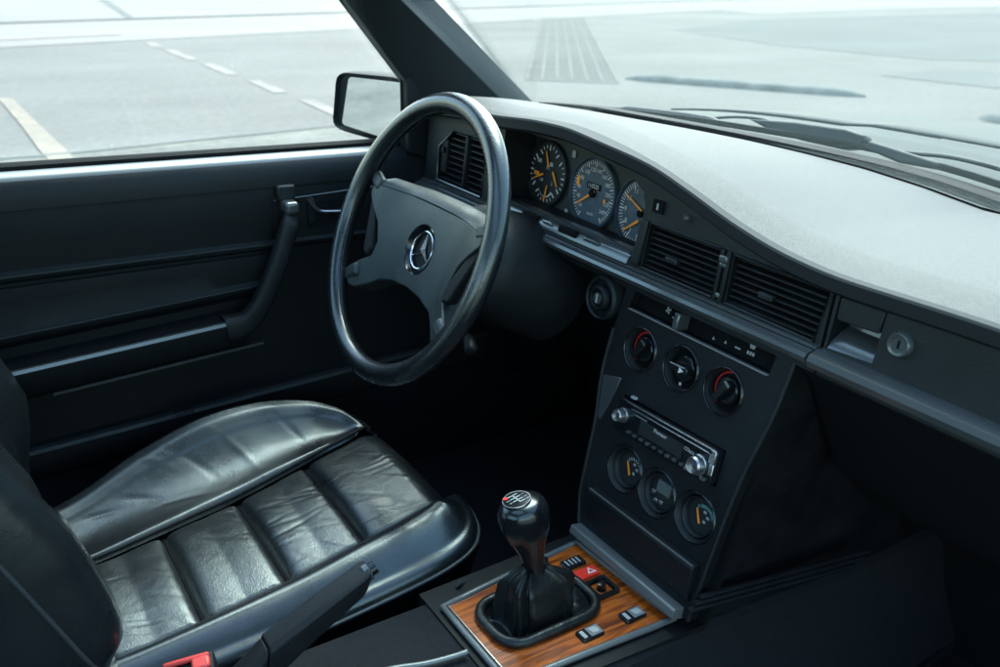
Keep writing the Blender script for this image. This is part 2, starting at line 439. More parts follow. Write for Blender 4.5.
# windscreen pane
mb = MB()
def wsf(a, b):
    x = lerp(-.75, .74, a); p = base_pt(x) + V((0, .014, -.03)); q = ws_top(x)
    m = p.lerp(q, b); m += V((0, .36, .93)).normalized() * .02 * math.sin(PI * b); return m
mb.grid(wsf, 28, 10)
mb.build('windscreen', M['glass'], body, smooth=180, solid=.005)
# rubber seal round the foot of the windscreen
mb = MB(); xs = [lerp(-.71, .71, k / 40) for k in range(41)]
rings = []
for x in xs:
    p = base_pt(x); th = lerp(.006, .016, smooth01((x + .6) / .9))
    rings.append([p + V((0, a, b)) for a, b in ((-.004, -.012), (-.003, .004), (.006, .5 * th), (.03, th * .4), (.03, -.02))])
mb.loft(rings); mb.build('windscreen_seal', M['rubber'], body, smooth=40)
# A pillar, driver side: six-sided trim lofted from the sill to the roof
E1b, E1m = atx((405, 80), -.705), atx((345, 0), -.700)
E2b, E2m = atx((519, 103), -.675), atx((410, 0), -.675)
E3b, E3m = atx((536, 104), -.700), atx((436, 0), -.695)
def ext(a, b, z, x):
    d = b - a; q = a + d * ((z - a.z) / d.z); q.x = x; return q
def pillar_ring(e1, e2, e3):
    mid = e1.lerp(e2, .30) + V((.012, 0, 0)); m2 = e1.lerp(e2, .8) + V((.014, 0, 0.0))
    out = e1.lerp(e3, .5) + V((-.06, .012, 0))
    return [e1, mid, m2, e2, e3 + V((.004, -.004, 0)), e3 + V((-.03, .01, 0)), out, e1 + V((-.03, 0, 0))]
mb = MB()
top = (ext(E1b, E1m, 1.30, -.60), ext(E2b, E2m, 1.30, -.58), ext(E3b, E3m, 1.30, -.59))
low = (E1b + (E1b - E1m).normalized() * .0 + V((0, .03, -.06)), E2b + (E2b - E2m).normalized() * .03, E3b + (E3b - E3m).normalized() * .03)
rings = [pillar_ring(*low), pillar_ring(E1b, E2b, E3b), pillar_ring(E1b.lerp(E1m, .5), E2b.lerp(E2m, .5), E3b.lerp(E3m, .5)), pillar_ring(E1m, E2m, E3m), pillar_ring(*top)]
mb.loft(rings); mb.build('windscreen_pillar', M['pillar'], body, smooth=28, bevel=.003)
mb = MB()
for sgn in (1,):
    rings = []
    for p in ((.70, .46, .86), (.69, .20, 1.07), (.58, -.08, 1.31)):
        p = V(p); rings.append([p + V((a, b, 0)) for a, b in ((-.03, -.04), (.03, -.05), (.04, .03), (-.02, .05))])
    mb.loft(rings)
mb.build('windscreen_pillar', M['panel'], body, smooth=30)
# roof, rear shell, floor, bulkhead
mb = MB()
mb.grid(lambda a, b: V((lerp(-.62, .62, a), lerp(-.05, -1.15, b), 1.315 + .05 * (1 - (2 * a - 1) ** 2) * math.sin(PI * (.15 + .7 * b)))), 10, 8)
roof_ = mb.build('roof', M['lining'], body, smooth=180, solid=.03)
rbm = bmesh.new(); rbm.from_mesh(roof_.data)  # opening cut in the unseen roof to let overhead light onto the seats
bmesh.ops.delete(rbm, geom=[f for f in rbm.faces if abs(f.calc_center_median().x) < .40 and -.62 < f.calc_center_median().y + WL[roof_.name].y < -.16], context='FACES')
rbm.to_mesh(roof_.data); rbm.free()
for sgn in (-1, 1):
    mb = MB(); rings = []
    for z, x, y in ((.30, .76, -.78), (.85, .76, -.80), (1.30, .62, -.92)):
        rings.append([V((sgn * (x + a), y + b, z)) for a, b in ((-.04, -.06), (.03, -.06), (.03, .06), (-.04, .06))])
    mb.loft(rings); mb.build('door_pillar', M['cardmid'], body, smooth=30)
    mb = MB(); rings = []
    for p in ((.615, -.04, 1.30), (.64, -.5, 1.305), (.62, -.95, 1.30), (.60, -1.2, 1.28)):
        p = V((sgn * p[0], p[1], p[2])); rings.append([p + V((sgn * a, 0, b)) for a, b in ((-.03, -.02), (.03, -.03), (.03, .03), (-.03, .03))])
    mb.loft(rings); mb.build('roof_rail', M['plastic'], body, smooth=30)
mb = MB(); Fx = Frame((0, 0, 0), (1, 0, 0), (0, 1, 0))
mb.box(Fx, -.78, .74, -1.55, .95, .15, .20); mb.build('floor_pan', M['carpet'], body)
mb = MB(); mb.box(Fx, -.76, .76, -1.60, -1.55, .15, .86); mb.box(Fx, -.80, -.75, -1.55, -.84, .15, .84); mb.box(Fx, .75, .80, -1.55, -.84, .15, .84)
mb.box(Fx, -.75, .75, -1.55, -1.1, .20, .46); mb.build('rear_shell', M['cardmid'], body)
mb = MB(); mb.prism(Frame((-.76, 0, 0), (0, 1, 0), (0, 0, 1)), [(.62, .15), (.66, .15), (.66, .845), (.62, .845)], 0, 1.52); mb.build('bulkhead', M['deep'], body)
for sg in (-1, 1):
    mb = MB(); mb.box(Fx, *sorted((sg * .70, sg * .80)), -.85, .62, .15, .345); mb.build('door_sill', M['matte'], body, bevel=.012)
for sg in (-1, 1):
    mb = MB(); mb.box(Fx, *sorted((sg * .715, sg * .775)), .34, .66, .18, .86); mb.build('kick_panel', M['matte'], body)
# bonnet + wings + cowl
mb = MB()
def bon(x, y):
    e = abs(x) / .78
    return V((x, y, interp([(.6, .872), (.82, .893), (1.3, .858), (1.95, .785)], y) - .045 * e ** 3 + (.006 if abs(x) < .3 else .0)))
mb.grid(lambda a, b: bon(lerp(-.74, .74, a), lerp(.824, 2.0, b)), 24, 14)
mb.build('bonnet', M['paint'], body, smooth=40, solid=.004)
mb = MB()
mb.grid(lambda a, b: (lambda x: V((x, lerp(wsbase(x) + .035, .815, b), lerp(base_pt(x).z - .022, bon(x, .82).z - .004, smooth01(b)))))(lerp(-.74, .74, a)), 24, 4)
mb.build('cowl_panel', M['paint'], body, smooth=60, solid=.004)
for sgn in (-1, 1):
    mb = MB()
    mb.grid(lambda a, b: (lambda y: V((sgn * lerp(.755, .84, a), y, bon(.74, max(y, .6)).z - .004 - .05 * a * a - (.35 * max(0, a - .9) * 10 * .3))))(lerp(.45, 2.0, b)), 8, 14)
    mb.build('front_wing', M['paint'], body, smooth=60, solid=.008)

# ================================================================== WIPER
wp = thing('windscreen_wiper', 'black windscreen wiper parked along the foot of the glass', 'wiper', aty((868, 150), .66))
mb = MB(); pts = [aty(p, y) for p, y in (((606, 109), .62), (690, 119) and ((690, 119), .64), ((780, 133), .655), ((868, 148), .665), ((960, 172), .66), ((1040, 198), .64))]
mb.tube(spline(pts, 6), .0045, 6, flat=1.2); mb.build('wiper_blade', M['rubber'], wp, smooth=60)
def wedge(px_list, y, th, name, m):
    mb = MB(); fr = Frame((0, y, .885), (1, 0, 0), (0, .25, 1))
    mb.prism(fr, [fr.uv(p) for p in px_list], -th / 2, th / 2); return mb.build(name, m, wp, bevel=.004)
wedge([(752, 120), (800, 123), (850, 130), (868, 136), (869, 142), (863, 149), (845, 150), (800, 140), (775, 132)], .672, .024, 'wiper_arm', M['wiper'])
wedge([(871, 141), (900, 150), (948, 165), (1000, 180), (1000, 186), (945, 171), (900, 163), (869, 150)], .668, .02, 'wiper_linkage', M['wiper'])
mb = MB(); mb.tube(spline([aty(p, .68) for p in ((706, 119), (735, 117), (765, 120), (782, 131))], 6), .0028, 6); mb.build('wiper_rod', M['wiper'], wp, smooth=60)
mb = MB()
mb.tube(spline([aty(p, .69) for p in ((905, 153), (950, 157), (1000, 169), (1060, 188))], 6), .0035, 6)
mb.build('wiper_rod', M['wiper'], wp, smooth=60)
mb = MB(); mb.tube(spline([aty(p, .66) for p in ((585, 109), (620, 109), (660, 113), (706, 119), (720, 124))], 5), [.004] * 6 + [.008] * 8 + [.007] * 7, 8, flat=.9)
mb.build('washer_cover', M['wiper'], wp, smooth=60)

# ================================================================== DASHBOARD
dash = thing('dashboard', 'black dashboard with sky-lit pale top, three instruments, louvred vents and glovebox', 'dashboard', (0, .3, .62))
LIPPX = [(500, 108), (540, 112), (573, 119), (600, 130), (630, 145), (660, 162), (700, 190), (725, 209), (750, 225), (775, 240), (800, 252), (825, 263), (850, 272), (900, 287), (950, 302), (1000, 318)]
LIP = [V((-.70, .215, .915)), V((-.60, .205, .925)), V((-.52, .2, .930))] + [aty(p, .2) for p in LIPPX]
LIP += [V((.45, .2, .868)), V((.70, .205, .862))]
lipx = sorted([(p.x, p.z) for p in LIP])
def lipz(x):
    s = 0
    for d in (-.02, -.01, 0, .01, .02): s += interp(lipx, x + d)
    return s / 5
mb = MB()
def topf(a, b):
    x = lerp(-.705, .705, a); p = V((x, .2 + .012, lipz(x))); q = base_pt(x) + V((0, .004, -.004))
    t = b
    m = p.lerp(q, t); m.z += .012 * math.sin(PI * min(1, t * 1.0)) * (1 - t) - .010 * (1 - smooth01(t / .10)) 
    return m
mb.grid(topf, 110, 20)
mb.build('dash_top', M['pad'], dash, smooth=180)
# thin seam lines near the glass
for off in (.905, .950):
    mb = MB(); mb.tube([topf(k / 60, off) + V((0, 0, .0012)) for k in range(61)], .0016, 5); mb.build('defroster_seam', M['deep'], dash, smooth=60)
mb = MB(); rings = []
for k in range(111):
    x = lerp(-.705, .705, k / 110); z = lipz(x)
    hood = smooth01((-.10 - x) / .12)                 # the cluster hood reaches further back
    yb = .2 - .012 * hood
    rings.append([V((x, .212, z - .0095)), V((x, yb + .001, z - .0095)), V((x, yb - .001, z - .012)), V((x, yb - .001, z - .025)), V((x, yb + .004, z - .029)), V((x, .245, z - .032)), V((x, .245, z - .014))])
mb.loft(rings); mb.build('dash_lip', M['lip'], dash, smooth=35)

# fascia plate with openings
def lipv(u): return lipz(u) - .77 - .022
outer = [(-.69, -.022)] + [(.166, -.022)] + [(u, lipv(u)) for u in [lerp(.166, -.69, k / 50) for k in range(51)]]
clus = [(-.452, .026), (-.14, .020), (-.131, .033), (-.124, .062), (-.124, .088), (-.132, .103), (-.150, .114), (-.19, .124), (-.285, .132), (-.40, .134), (-.452, .132)]
ventL = [(-.113, .011), (.012, .011), (.012, .070), (-.106, .070)]
ventR = [(.031, .011), (.157, .009), (.163, .066), (.034, .068)]
sideV = [(-.645, .014), (-.50, .014), (-.50, .104), (-.60, .104), (-.645, .07)]
mb = MB().plate(FAS, outer, [clus, ventL, ventR, sideV], .03, .058, M['panel'], M['matte'])
mb.build('fascia_panel', None, dash, weld=False)
# glovebox door with its latch recess and lock
gout = [(.170, -.022), (.69, -.022)] + [(u, lipv(u)) for u in [lerp(.69, .170, k / 20) for k in range(21)]]
lat = [(.1735, .009), (.2265, .012), (.2285, .067), (.1745, .066)]
mb = MB().plate(FAS, gout, [lat], .03, .03, M['panel'], M['matte'])
gb = mb.build('glovebox_door', None, dash, weld=False)
mb = MB(); mb.prism(FAS, [(.176, .040), (.225, .042), (.2268, .0655), (.1760, .0645)], -.012, .0008)
mb.build('latch_flap', M['trim'] if False else M['panel'], gb, bevel=.002)
mb = MB()
rr = []
for u0 in (.1745, .2265):
    rr.append([FAS.w(u0, v, n) for v, n in ((.009, 0.0), (.016, -.004), (.024, -.014), (.030, -.027), (.040, -.029), (.040, -.0299), (.028, -.0295), (.012, -.02), (.009, -.004))])
mb.loft(rr); mb.build('latch_scoop', M['trim'], gb, smooth=50)
mb = MB(); lf = FAS.sub(.250, .041)
mb.lathe(lf, [(.013, -.002), (.0125, .004), (.0105, .0065), (.008, .006), (.0075, .004), (0.0005, .004)], 28)
mb.build('glovebox_lock', M['trim'], gb, smooth=40)
mb = MB(); mb.box(lf, -.0012, .0012, -.004, .004, .0035, .0046); mb.build('keyhole', M['deep'], gb)

# louvred vents
def vent(outl, name, nsl, tilt, fr=FAS, depth=.05, ribs=()):
    us = [p[0] for p in outl]; vs = [p[1] for p in outl]
    u0, u1, v0, v1 = min(us), max(us), min(vs), max(vs)
    def side(v, right):
        xs = []
        for (a, b), (c, d) in zip(outl, outl[1:] + outl[:1]):
            if (b - v) * (d - v) <= 0 and abs(b - d) > 1e-6: xs.append(a + (c - a) * (v - b) / (d - b))
        return (max(xs) if right else min(xs)) if xs else (u1 if right else u0)
    fb = MB(); fb.prism(fr, [((u - (u0 + u1) / 2) * .999 + (u0 + u1) / 2, v) for u, v in outl], -depth, -depth + .002)
    o = fb.build(name, M['deep'], dash)
    sb = MB()
    for k in range(nsl):
        v = lerp(v0, v1, (k + .5) / nsl)
        a, b = side(v, 0) + .001, side(v, 1) - .001
        h = (v1 - v0) / nsl
        sb.add([fr.w(u, v + dv, n) for u in (a, b) for dv, n in ((-.0011, -.003), (.0011, -.003), (.0011 + tilt, -.022), (-.0011 + tilt, -.022))],
               [(0, 1, 5, 4), (1, 2, 6, 5), (2, 3, 7, 6), (3, 0, 4, 7), (0, 3, 2, 1), (4, 5, 6, 7)])
    for u in ribs:
        sb.box(fr, u - .001, u + .001, v0 + .002, v1 - .002, -.030, -.024)
    sb.build('louvre_slats', M['plastic'], o)
    eb = MB(); n = len(outl)
    eb.tube([fr.w(u, v, .0008) for u, v in outl], .0022, 6, closed=True)
    eb.build('vent_frame', M['plastic'] if outl[0][0] > -.3 else M['trim'], o, smooth=60)
    return o
vl = vent(ventL, 'air_vent', 8, .004, ribs=(-.08, -.05, -.02))
vr = vent(ventR, 'air_vent', 8, .004, ribs=(.06, .095, .13))
vs_ = vent(sideV, 'air_vent', 9, .004, ribs=(-.60, -.55))
for o, u, v in ((vl, -.062, .034), (vr, .086, .036)):
    mb = MB(); mb.box(FAS, u - .010, u + .010, v - .004, v + .003, -.006, .003); mb.build('vent_tab', M['panel'], o, bevel=.0015)
# vertical bars of the side vent
mb = MB(); mb.box(FAS, -.560, -.553, .016, .10, -.012, .003); mb.build('vent_bar', M['plastic'], vs_, bevel=.002)
mb = MB(); mb.box(FAS, -.635, -.618, .03, .085, -.02, .001); mb.box(FAS, -.631, -.622, .062, .072, 0, .006); mb.build('vent_slider', M['matte'], vs_, bevel=.0015)
# divider with thumb sliders between the centre vents
mb = MB(); mb.box(FAS, .0145, .0195, .010, .070, -.012, .005); mb.box(FAS, .0245, .0295, .010, .070, -.012, .005); mb.build('vent_divider', M['plastic'], dash, bevel=.0015)
mb = MB(); mb.box(FAS, .0155, .0285, .056, .064, .0, .008); mb.box(FAS, .016, .027, .050, .0555, .0, .006); mb.build('vent_slider', M['trim'], dash, bevel=.002)
mb = MB(); mb.box(FAS, .019, .026, .014, .020, .0, .006); mb.build('vent_slider', M['trim'], dash, bevel=.002)
# left cheek of the fascia next to the vents
mb = MB(); mb.prism(FAS, [(-.130, .012), (-.1165, .012), (-.110, .071), (-.123, .071)], -.004, .005); mb.build('vent_cheek', M['panel'], dash, bevel=.002)

# trim strips (the long grey ledge under the instruments and vents, and the one under the glovebox)
def strip(x0, x1, prof, name, m, n=20, yo=lambda x: 0):
    mb = MB(); rings = []
    for k in range(n + 1):
        u = lerp(x0, x1, k / n); rings.append([FAS.w(u, v, a + yo(u)) for v, a in prof])
    mb.loft(rings); return mb.build(name, m, dash, smooth=40)
strip(-.69, .164, [(-.012, -.01), (-.0125, .006), (-.010, .015), (-.004, .0185), (.000, .0165), (.003, .009), (.004, -.004)], 'trim_strip', M['trim'])
strip(-.69, .166, [(.0045, -.004), (.0045, .006), (.0075, .006), (.0085, .001), (.0085, -.004)], 'trim_bead', M['trim'])
strip(.168, .70, [(-.015, -.01), (-.0155, .008), (-.012, .017), (-.005, .0205), (.001, .018), (.0055, .009), (.007, -.004)], 'trim_strip', M['trim'])
# ledge below the instruments
strip(-.47, -.135, [(.008, -.004), (.009, .006), (.016, .004), (.024, -.004), (.026, -.02), (.02, -.03), (.01, -.02)], 'instrument_ledge', M['trim'])
for px in ((534, 214), (571, 231)):
    u, v = FAS.uv(px); mb = MB(); mb.box(FAS, u - .022, u + .018, .0135, .0225, -.004, .007); mb.build('reset_switch', M['deep'], dash, bevel=.002)
u, v = FAS.uv((550, 222)); mb = MB(); mb.box(FAS, u - .010, u + .010, .0165, .0215, -.004, .0065); mb.build('reset_switch', M['silver'], dash, bevel=.001)
u, v = FAS.uv((594, 238)); mb = MB(); mb.box(FAS, u - .016, u + .016, .0155, .0205, -.004, .0055); mb.build('ledge_insert', M['trim'], dash, bevel=.001)
# small warning lamp and dimmer right of the cluster
mb = MB(); mb.box(FAS, -.108, -.090, .084, .100, -.004, .003); o = mb.build('warning_lamp', M['deep'], dash)
mb = MB(); mb.box(FAS, -.0995, -.0975, .088, .096, .003, .0045); mb.build('lamp_mark', M['grey'], o)
mb = MB(); mb.lathe(FAS.sub(-.049, .0905), [(.005, -.002), (.005, .003), (.003, .006), (.0003, .006)], 16); mb.build('dimmer_button', M['trim'], dash, smooth=40)

# ---- instruments
bk = MB(); bk.prism(GAU, [(-.49, -.045), (-.10, -.045), (-.10, .06), (-.16, .085), (-.28, .105), (-.49, .105)], -.006, -.001); cl = bk.build('instrument_back', M['dial'], dash)
hd = MB()  # slanting inner shroud floor of the cluster
hd.add([FAS.w(-.452, .0262, -.002), FAS.w(-.14, .0205, -.002), GAU.w(-.14, -.040, 0), GAU.w(-.47, -.040, 0)], [(0, 1, 2, 3)]); hd.build('cluster_floor', M['matte'], dash, solid=.002)

def gauge(u, v, r, name, face, parent=dash, fr=GAU):
    g = fr.sub(u, v); mb = MB()
    mb.lathe(g, [(r * 1.06, -.002), (r * 1.06, .005), (r * 1.02, .006), (r * 1.0, .001), (.0005, .001)], 40)
    o = mb.build(name, face, parent, smooth=40); return g, o
def needle(g, o, ang, r0, r1, w, cu=0, cv=0, m=None, n=.0035):
    s = g.sub(cu, cv, 0, ang); mb = MB()
    mb.prism(s, [(r0, -w), (r1, -w * .5), (r1, w * .5), (r0, w)], n, n + .0012); return mb.build('needle', m or M['orange'], o)
def ticks(mb, g, cu, cv, r0, r1, a0, a1, n, w, m, big=0):
    for k in range(n):
        a = math.radians(lerp(a0, a1, k / (n - 1))); s = g.sub(cu, cv, 0, a)
        ww = w * (1.8 if big and k % big == 0 else 1); rr = r0 - (.003 if big and k % big == 0 else 0)
        mb.box(s, rr, r1, -ww / 2, ww / 2, .002, .0026, m)
# left: four small gauges
g, o = gauge(-.409, .035, .047, 'fuel_gauge', M['dial'])
mk = MB()
for cu, cv, a0, a1 in ((0, .022, 40, 140), (-.024, 0, 130, 230), (.024, -.002, -50, 50), (0, -.024, 220, 320)):
    ticks(mk, g, cu * .55, cv * .55, .026, .031, a0, a1, 7, .0012, M['white'], 3)
mk.text(g, 0, .008, .002, '1/1', .008, M['white']); mk.text(g, -.014, -.012, .002, '120', .007, M['white']); mk.text(g, .014, -.014, .002, '3', .008, M['white'])
mk.box(g, -.028, -.018, .013, .019, .002, .0025, M['grey']); mk.box(g, .004, .012, .012, .018, .002, .0025, M['grey'])
s = g.sub(0, -.018); mk.lathe(s, [(.019, .002), (.017, .003)], 20, M['white'], False, 1.15 * PI, 1.85 * PI)
mk.build('dial_marks', None, o)
for ang, cu, cv in ((115, .002, .014), (205, -.012, -.004), (-55, .018, .002), (80, .002, -.038)):
    needle(g, o, math.radians(ang), -.004, .021, .0016, cu, cv)
mb = MB(); mb.box(g.sub(-.027, -.004), -.006, .006, -.003, .003, .002, .003); mb.build('warning_light', M['orange'], o)
# middle: speedometer
g, o = gauge(-.295, .029, .049, 'speedometer', M['dialblue'])
mk = MB()
ticks(mk, g, 0, 0, .041, .046, 235, -55, 49, .0008, M['white'], 4)
for k in range(12):
    a = math.radians(lerp(235, -55, (k + .6) / 12.2)); mk.text(g, .0335 * math.cos(a), .0335 * math.sin(a), .002, str(20 * (k + 1)), .0082, M['white'])
mk.text(g, 0, -.030, .002, 'km/h', .007, M['white'])
mk.build('dial_marks', None, o)
mb = MB(); mb.box(g, -.015, .015, .006, .0145, .001, .0028, M['deep']); mb.text(g, 0, .0102, .0032, '110225', .0085, M['white']); mb.build('odometer', None, o)
needle(g, o, math.radians(214), -.006, .038, .0019)
mb = MB(); mb.lathe(g, [(.006, .001), (.006, .005), (.0045, .0065), (.0003, .0065)], 20); mb.build('needle_hub', M['deep'], o, smooth=40)
mb = MB(); mb.box(g.sub(-.036, .012), -.003, .003, -.007, .007, .002, .003); mb.build('warning_light', M['orange'], o)
mb = MB(); mb.box(g.sub(.028, -.006), -.002, .002, -.003, .003, .002, .003); mb.build('warning_light', M['orange'], o)
# right: clock
g, o = gauge(-.190, .024, .047, 'clock', M['dialblue'])
mk = MB(); ticks(mk, g, 0, 0, .037, .044, 0, 354, 60, .0009, M['white'], 5)
for k in range(12):
    a = math.radians(90 - 30 * (k + 1)); mk.text(g, .0315 * math.cos(a), .0315 * math.sin(a), .002, str(k + 1), .010, M['white'])
mk.build('dial_marks', None, o)
needle(g, o, math.radians(155), -.004, .034, .0016, 0, .006); needle(g, o, math.radians(215), -.004, .030, .0019, -.003, -.012)
mb = MB(); mb.lathe(g, [(.005, .001), (.005, .005), (.0003, .006)], 16); mb.build('needle_hub', M['deep'], o, smooth=40)
# warning symbols between the instruments
mb = MB(); mb.box(GAU.sub(-.352, .075), -.004, .004, -.005, .005, 0, .001); mb.build('warning_symbol', M['grey'], dash)
mb = MB(); mb.box(GAU.sub(-.352, -.01), -.003, .003, -.003, .003, 0, .001); mb.build('warning_symbol', M['grey'], dash)

# panels under the dash
KNE = [(.20, -.03, .0), ]
mb = MB()
for x0, x1 in ((-.69, -.128), (.135, .70)):
    rings = []
    for x in (x0, x1): rings.append([V((x, y, z)) for y, z in ((.195, .75), (.225, .725), (.30, .60), (.42, .50), (.60, .45), (.60, .48), (.45, .60), (.26, .755))])
    mb.loft(rings)
mb.build('knee_panel', M['deep'] if False else M['matte'], dash, bevel=.01)
# rotary lamp switch left of the console
ls = Frame(aty((600, 298), .185), (1, 0, 0), (0, .12, 1))
mb = MB(); mb.lathe(ls, [(.030, -.03), (.030, -.002), (.027, .002), (.0245, .0), (.0235, -.006), (.0005, -.006)], 36); o = mb.build('light_switch', M['panel'], dash, smooth=35)
mb = MB(); mb.lathe(ls, [(.0175, -.006), (.0168, .004), (.0150, .0065), (.012, .006), (.0105, .002), (.0003, .002)], 32); kn = mb.build('switch_knob', M['plastic'], o, smooth=35)
mb = MB(); mb.lathe(ls, [(.008, .0025), (.008, .0050), (.0065, .0055), (.0003, .0055)], 24); mb.box(ls, -.0012, .0012, -.006, .006, .0055, .0065, M['grey']); mb.mats.insert(0, M['trim']); mb.m = [0 if i < len(mb.m) - 6 else 1 for i in range(len(mb.m))]
mb.build('knob_cap', None, o, smooth=35)

# ================================================================== STEERING COLUMN
colm = thing('steering_column', 'black steering column shroud between the steering wheel and dashboard', 'steering column', (-.36, .15, .70))
mb = MB(); ax = Frame(WHL.o, WHL.u, WHL.v)
mb.lathe(ax, [(.036, -.03), (.048, -.035), (.052, -.075), (.056, -.105)], 36); mb.build('column_tube', M['plastic'], colm, smooth=45)
mb = MB(); mb.lathe(ax, [(.060, -.098), (.071, -.100), (.078, -.106), (.082, -.13), (.088, -.20), (.092, -.26), (.08, -.27)], 40); mb.build('column_shroud', M['panel'], colm, smooth=45)
a = aty((470, 345), .05); mb = MB(); mb.tube(spline([V((-.345, .105, .715)), a + V((-.05, .02, .015)), a, a + V((.012, -.006, -.006))], 6), [.006] * 10 + [.008, .009, .010, .010, .010, .010, .010, .009, .006], 10)
mb.build('column_stalk', M['plastic'], colm, smooth=60)

# ================================================================== STEERING WHEEL
wh = thing('steering_wheel', 'large black four-spoke steering wheel with round star emblem on its pad', 'steering wheel', WHL.o)
mb = MB(); RM, rm = .190, .0148; rings = []
for i in range(97):
    a = 2 * PI * i / 96
    d = WHL.u * math.cos(a) + WHL.v * math.sin(a)
    rings.append([WHL.o + d * (RM + rm * math.cos(b)) + WHL.n * rm * .96 * math.sin(b) for b in [2 * PI * k / 20 for k in range(20)]])
mb.loft(rings, True, False); mb.build('rim', M['rim'], wh, smooth=180)
mb = MB(); mb.tube([WHL.w((RM - rm * .93) * math.cos(2 * PI * k / 96), (RM - rm * .93) * math.sin(2 * PI * k / 96), .004) for k in range(96)], .0011, 5, closed=True, up=tuple(WHL.n)); mb.build('rim_seam', M['matte'], wh, smooth=180)
# pad: symmetrical outline in the plane of the wheel (x offset .01 of the tilt-line kept at 0)
right = [(0, .055), (.05, .0545), (.10, .0515), (.142, .049), (.154, .046), (.157, .042), (.156, .032), (.146, .022), (.118, -.004), (.106, -.030), (.108, -.052), (.126, -.066), (.146, -.082), (.146, -.096), (.132, -.108), (.118, -.107), (.100, -.096), (.076, -.080), (.040, -.070), (0, -.067)]
outl = right + [(-u, v) for u, v in right[-2:0:-1]]
def padn(u, v):       # pad face dishes towards the centre, spoke tips meet the rim
    return -.021 + .017 * smooth01((abs(u) - .07) / .08) - (.020 * smooth01((v - .052) / .02) if v > .052 else 0)
pad = MB()
bm = bmesh.new()
holes = [circ(.0, -.011, .0345, 40)]
ed = []
def densify(lp, d=.012):
    o = []
    for (a, b), (c, e) in zip(lp, lp[1:] + lp[:1]):
        k = max(1, int(math.hypot(c - a, e - b) / d))
        o += [(lerp(a, c, i / k), lerp(b, e, i / k)) for i in range(k)]
    return o
# triangulate with interior points: fill, then subdivide, then displace
for lp in [densify(outl)] + holes:
    vv = [bm.verts.new((u, v, 0)) for u, v in lp]
    ed += [bm.edges.new((vv[i], vv[(i + 1) % len(vv)])) for i in range(len(vv))]
bmesh.ops.triangle_fill(bm, use_beauty=True, edges=ed, normal=(0, 0, 1))
bmesh.ops.subdivide_edges(bm, edges=[e for e in bm.edges if not e.is_boundary and e.calc_length() > .02], cuts=2, use_grid_fill=True)
bmesh.ops.triangulate(bm, faces=bm.faces)
bnd = [e for e in bm.edges if e.is_boundary]
ex = bmesh.ops.extrude_edge_only(bm, edges=bnd)
low_v = [g for g in ex['geom'] if isinstance(g, bmesh.types.BMVert)]
lowset = set(low_v)
bm.verts.index_update()
vs = []
for v in bm.verts:
    u, w = v.co.x, v.co.y; vs.append(WHL.w(u, w, padn(u, w) - (.030 if v in lowset else 0)))
pad.add(vs, [tuple(v.index for v in f.verts) for f in bm.faces]); bm.free()
pd = pad.build('hub_pad', M['wheelpad'], wh, smooth=50, bevel=.0035, seg=3)
mb = MB(); rings = []
for k in range(41):
    u = lerp(-.150, .150, k / 40); vt = interp([(0, .055), (.05, .0545), (.10, .0515), (.142, .049), (.154, .046)], abs(u)); e = .4 + .6 * smooth01((.152 - abs(u)) / .02)
    rings.append([WHL.w(u, vt - .003, padn(u, .03) - .001), WHL.w(u, vt, padn(u, .03) + .0005), WHL.w(u, vt + .005 * e, padn(u, .03) - .002), WHL.w(u, vt + .016 * e, padn(u, .03) - .019 * e), WHL.w(u, vt + .016 * e, padn(u, .03) - .028), WHL.w(u, vt - .003, padn(u, .03) - .028)])
mb.loft(rings); mb.build('pad_crest', M['wheelpad'], wh, smooth=40)
# recessed emblem cup, ring and three-pointed star
ec = WHL.sub(.0, -.011, padn(0, 0))
mb = MB(); mb.lathe(ec, [(.0370, -.002), (.0355, .0012), (.0335, -.001), (.0310, -.011), (.0285, -.014), (.0002, -.014)], 40, cap=False); mb.build('emblem_cup', M['gloss'], pd, smooth=40)
es = WHL.sub(.0, -.011, padn(0, 0) - .005)
mb = MB()
mb.tube([es.w(.0265 * math.cos(2 * PI * k / 48), .0265 * math.sin(2 * PI * k / 48), .0) for k in range(48)], .0017, 8, closed=True, up=tuple(es.n))
for k in range(3):
    s = es.sub(0, 0, 0, math.radians(90 + 120 * k))
    mb.add([s.w(.0265, 0, 0), s.w(.0030, .0042, -.0015), s.w(.0, 0, .0032), s.w(.0030, -.0042, -.0015)], [(0, 1, 2), (0, 2, 3), (0, 3, 1)])
mb.build('star_emblem', M['chrome'], pd, smooth=40)
# horn bars set into the lower spokes
for sg in (-1, 1):
    mb = MB(); pts = [(sg * u, v) for u, v in ((.136, .020), (.150, .030), (.154, .020), (.128, -.050), (.112, -.056), (.108, -.040))]
    mb.prism(WHL, pts, -.024, -.008); mb.build('horn_bar', M['matte'], wh, bevel=.003)
    for ang in (-33, 19):
        a = math.radians(ang); c = (sg * .166 * math.cos(a), .166 * math.sin(a))
        mb = MB(); s = WHL.sub(c[0], c[1], -.006, math.atan2(c[1], c[0])); mb.box(s, -.022, .012, -.0105, .0105, -.010, .003); mb.build('spoke', M['wheelpad'], wh, bevel=.0055, seg=4)

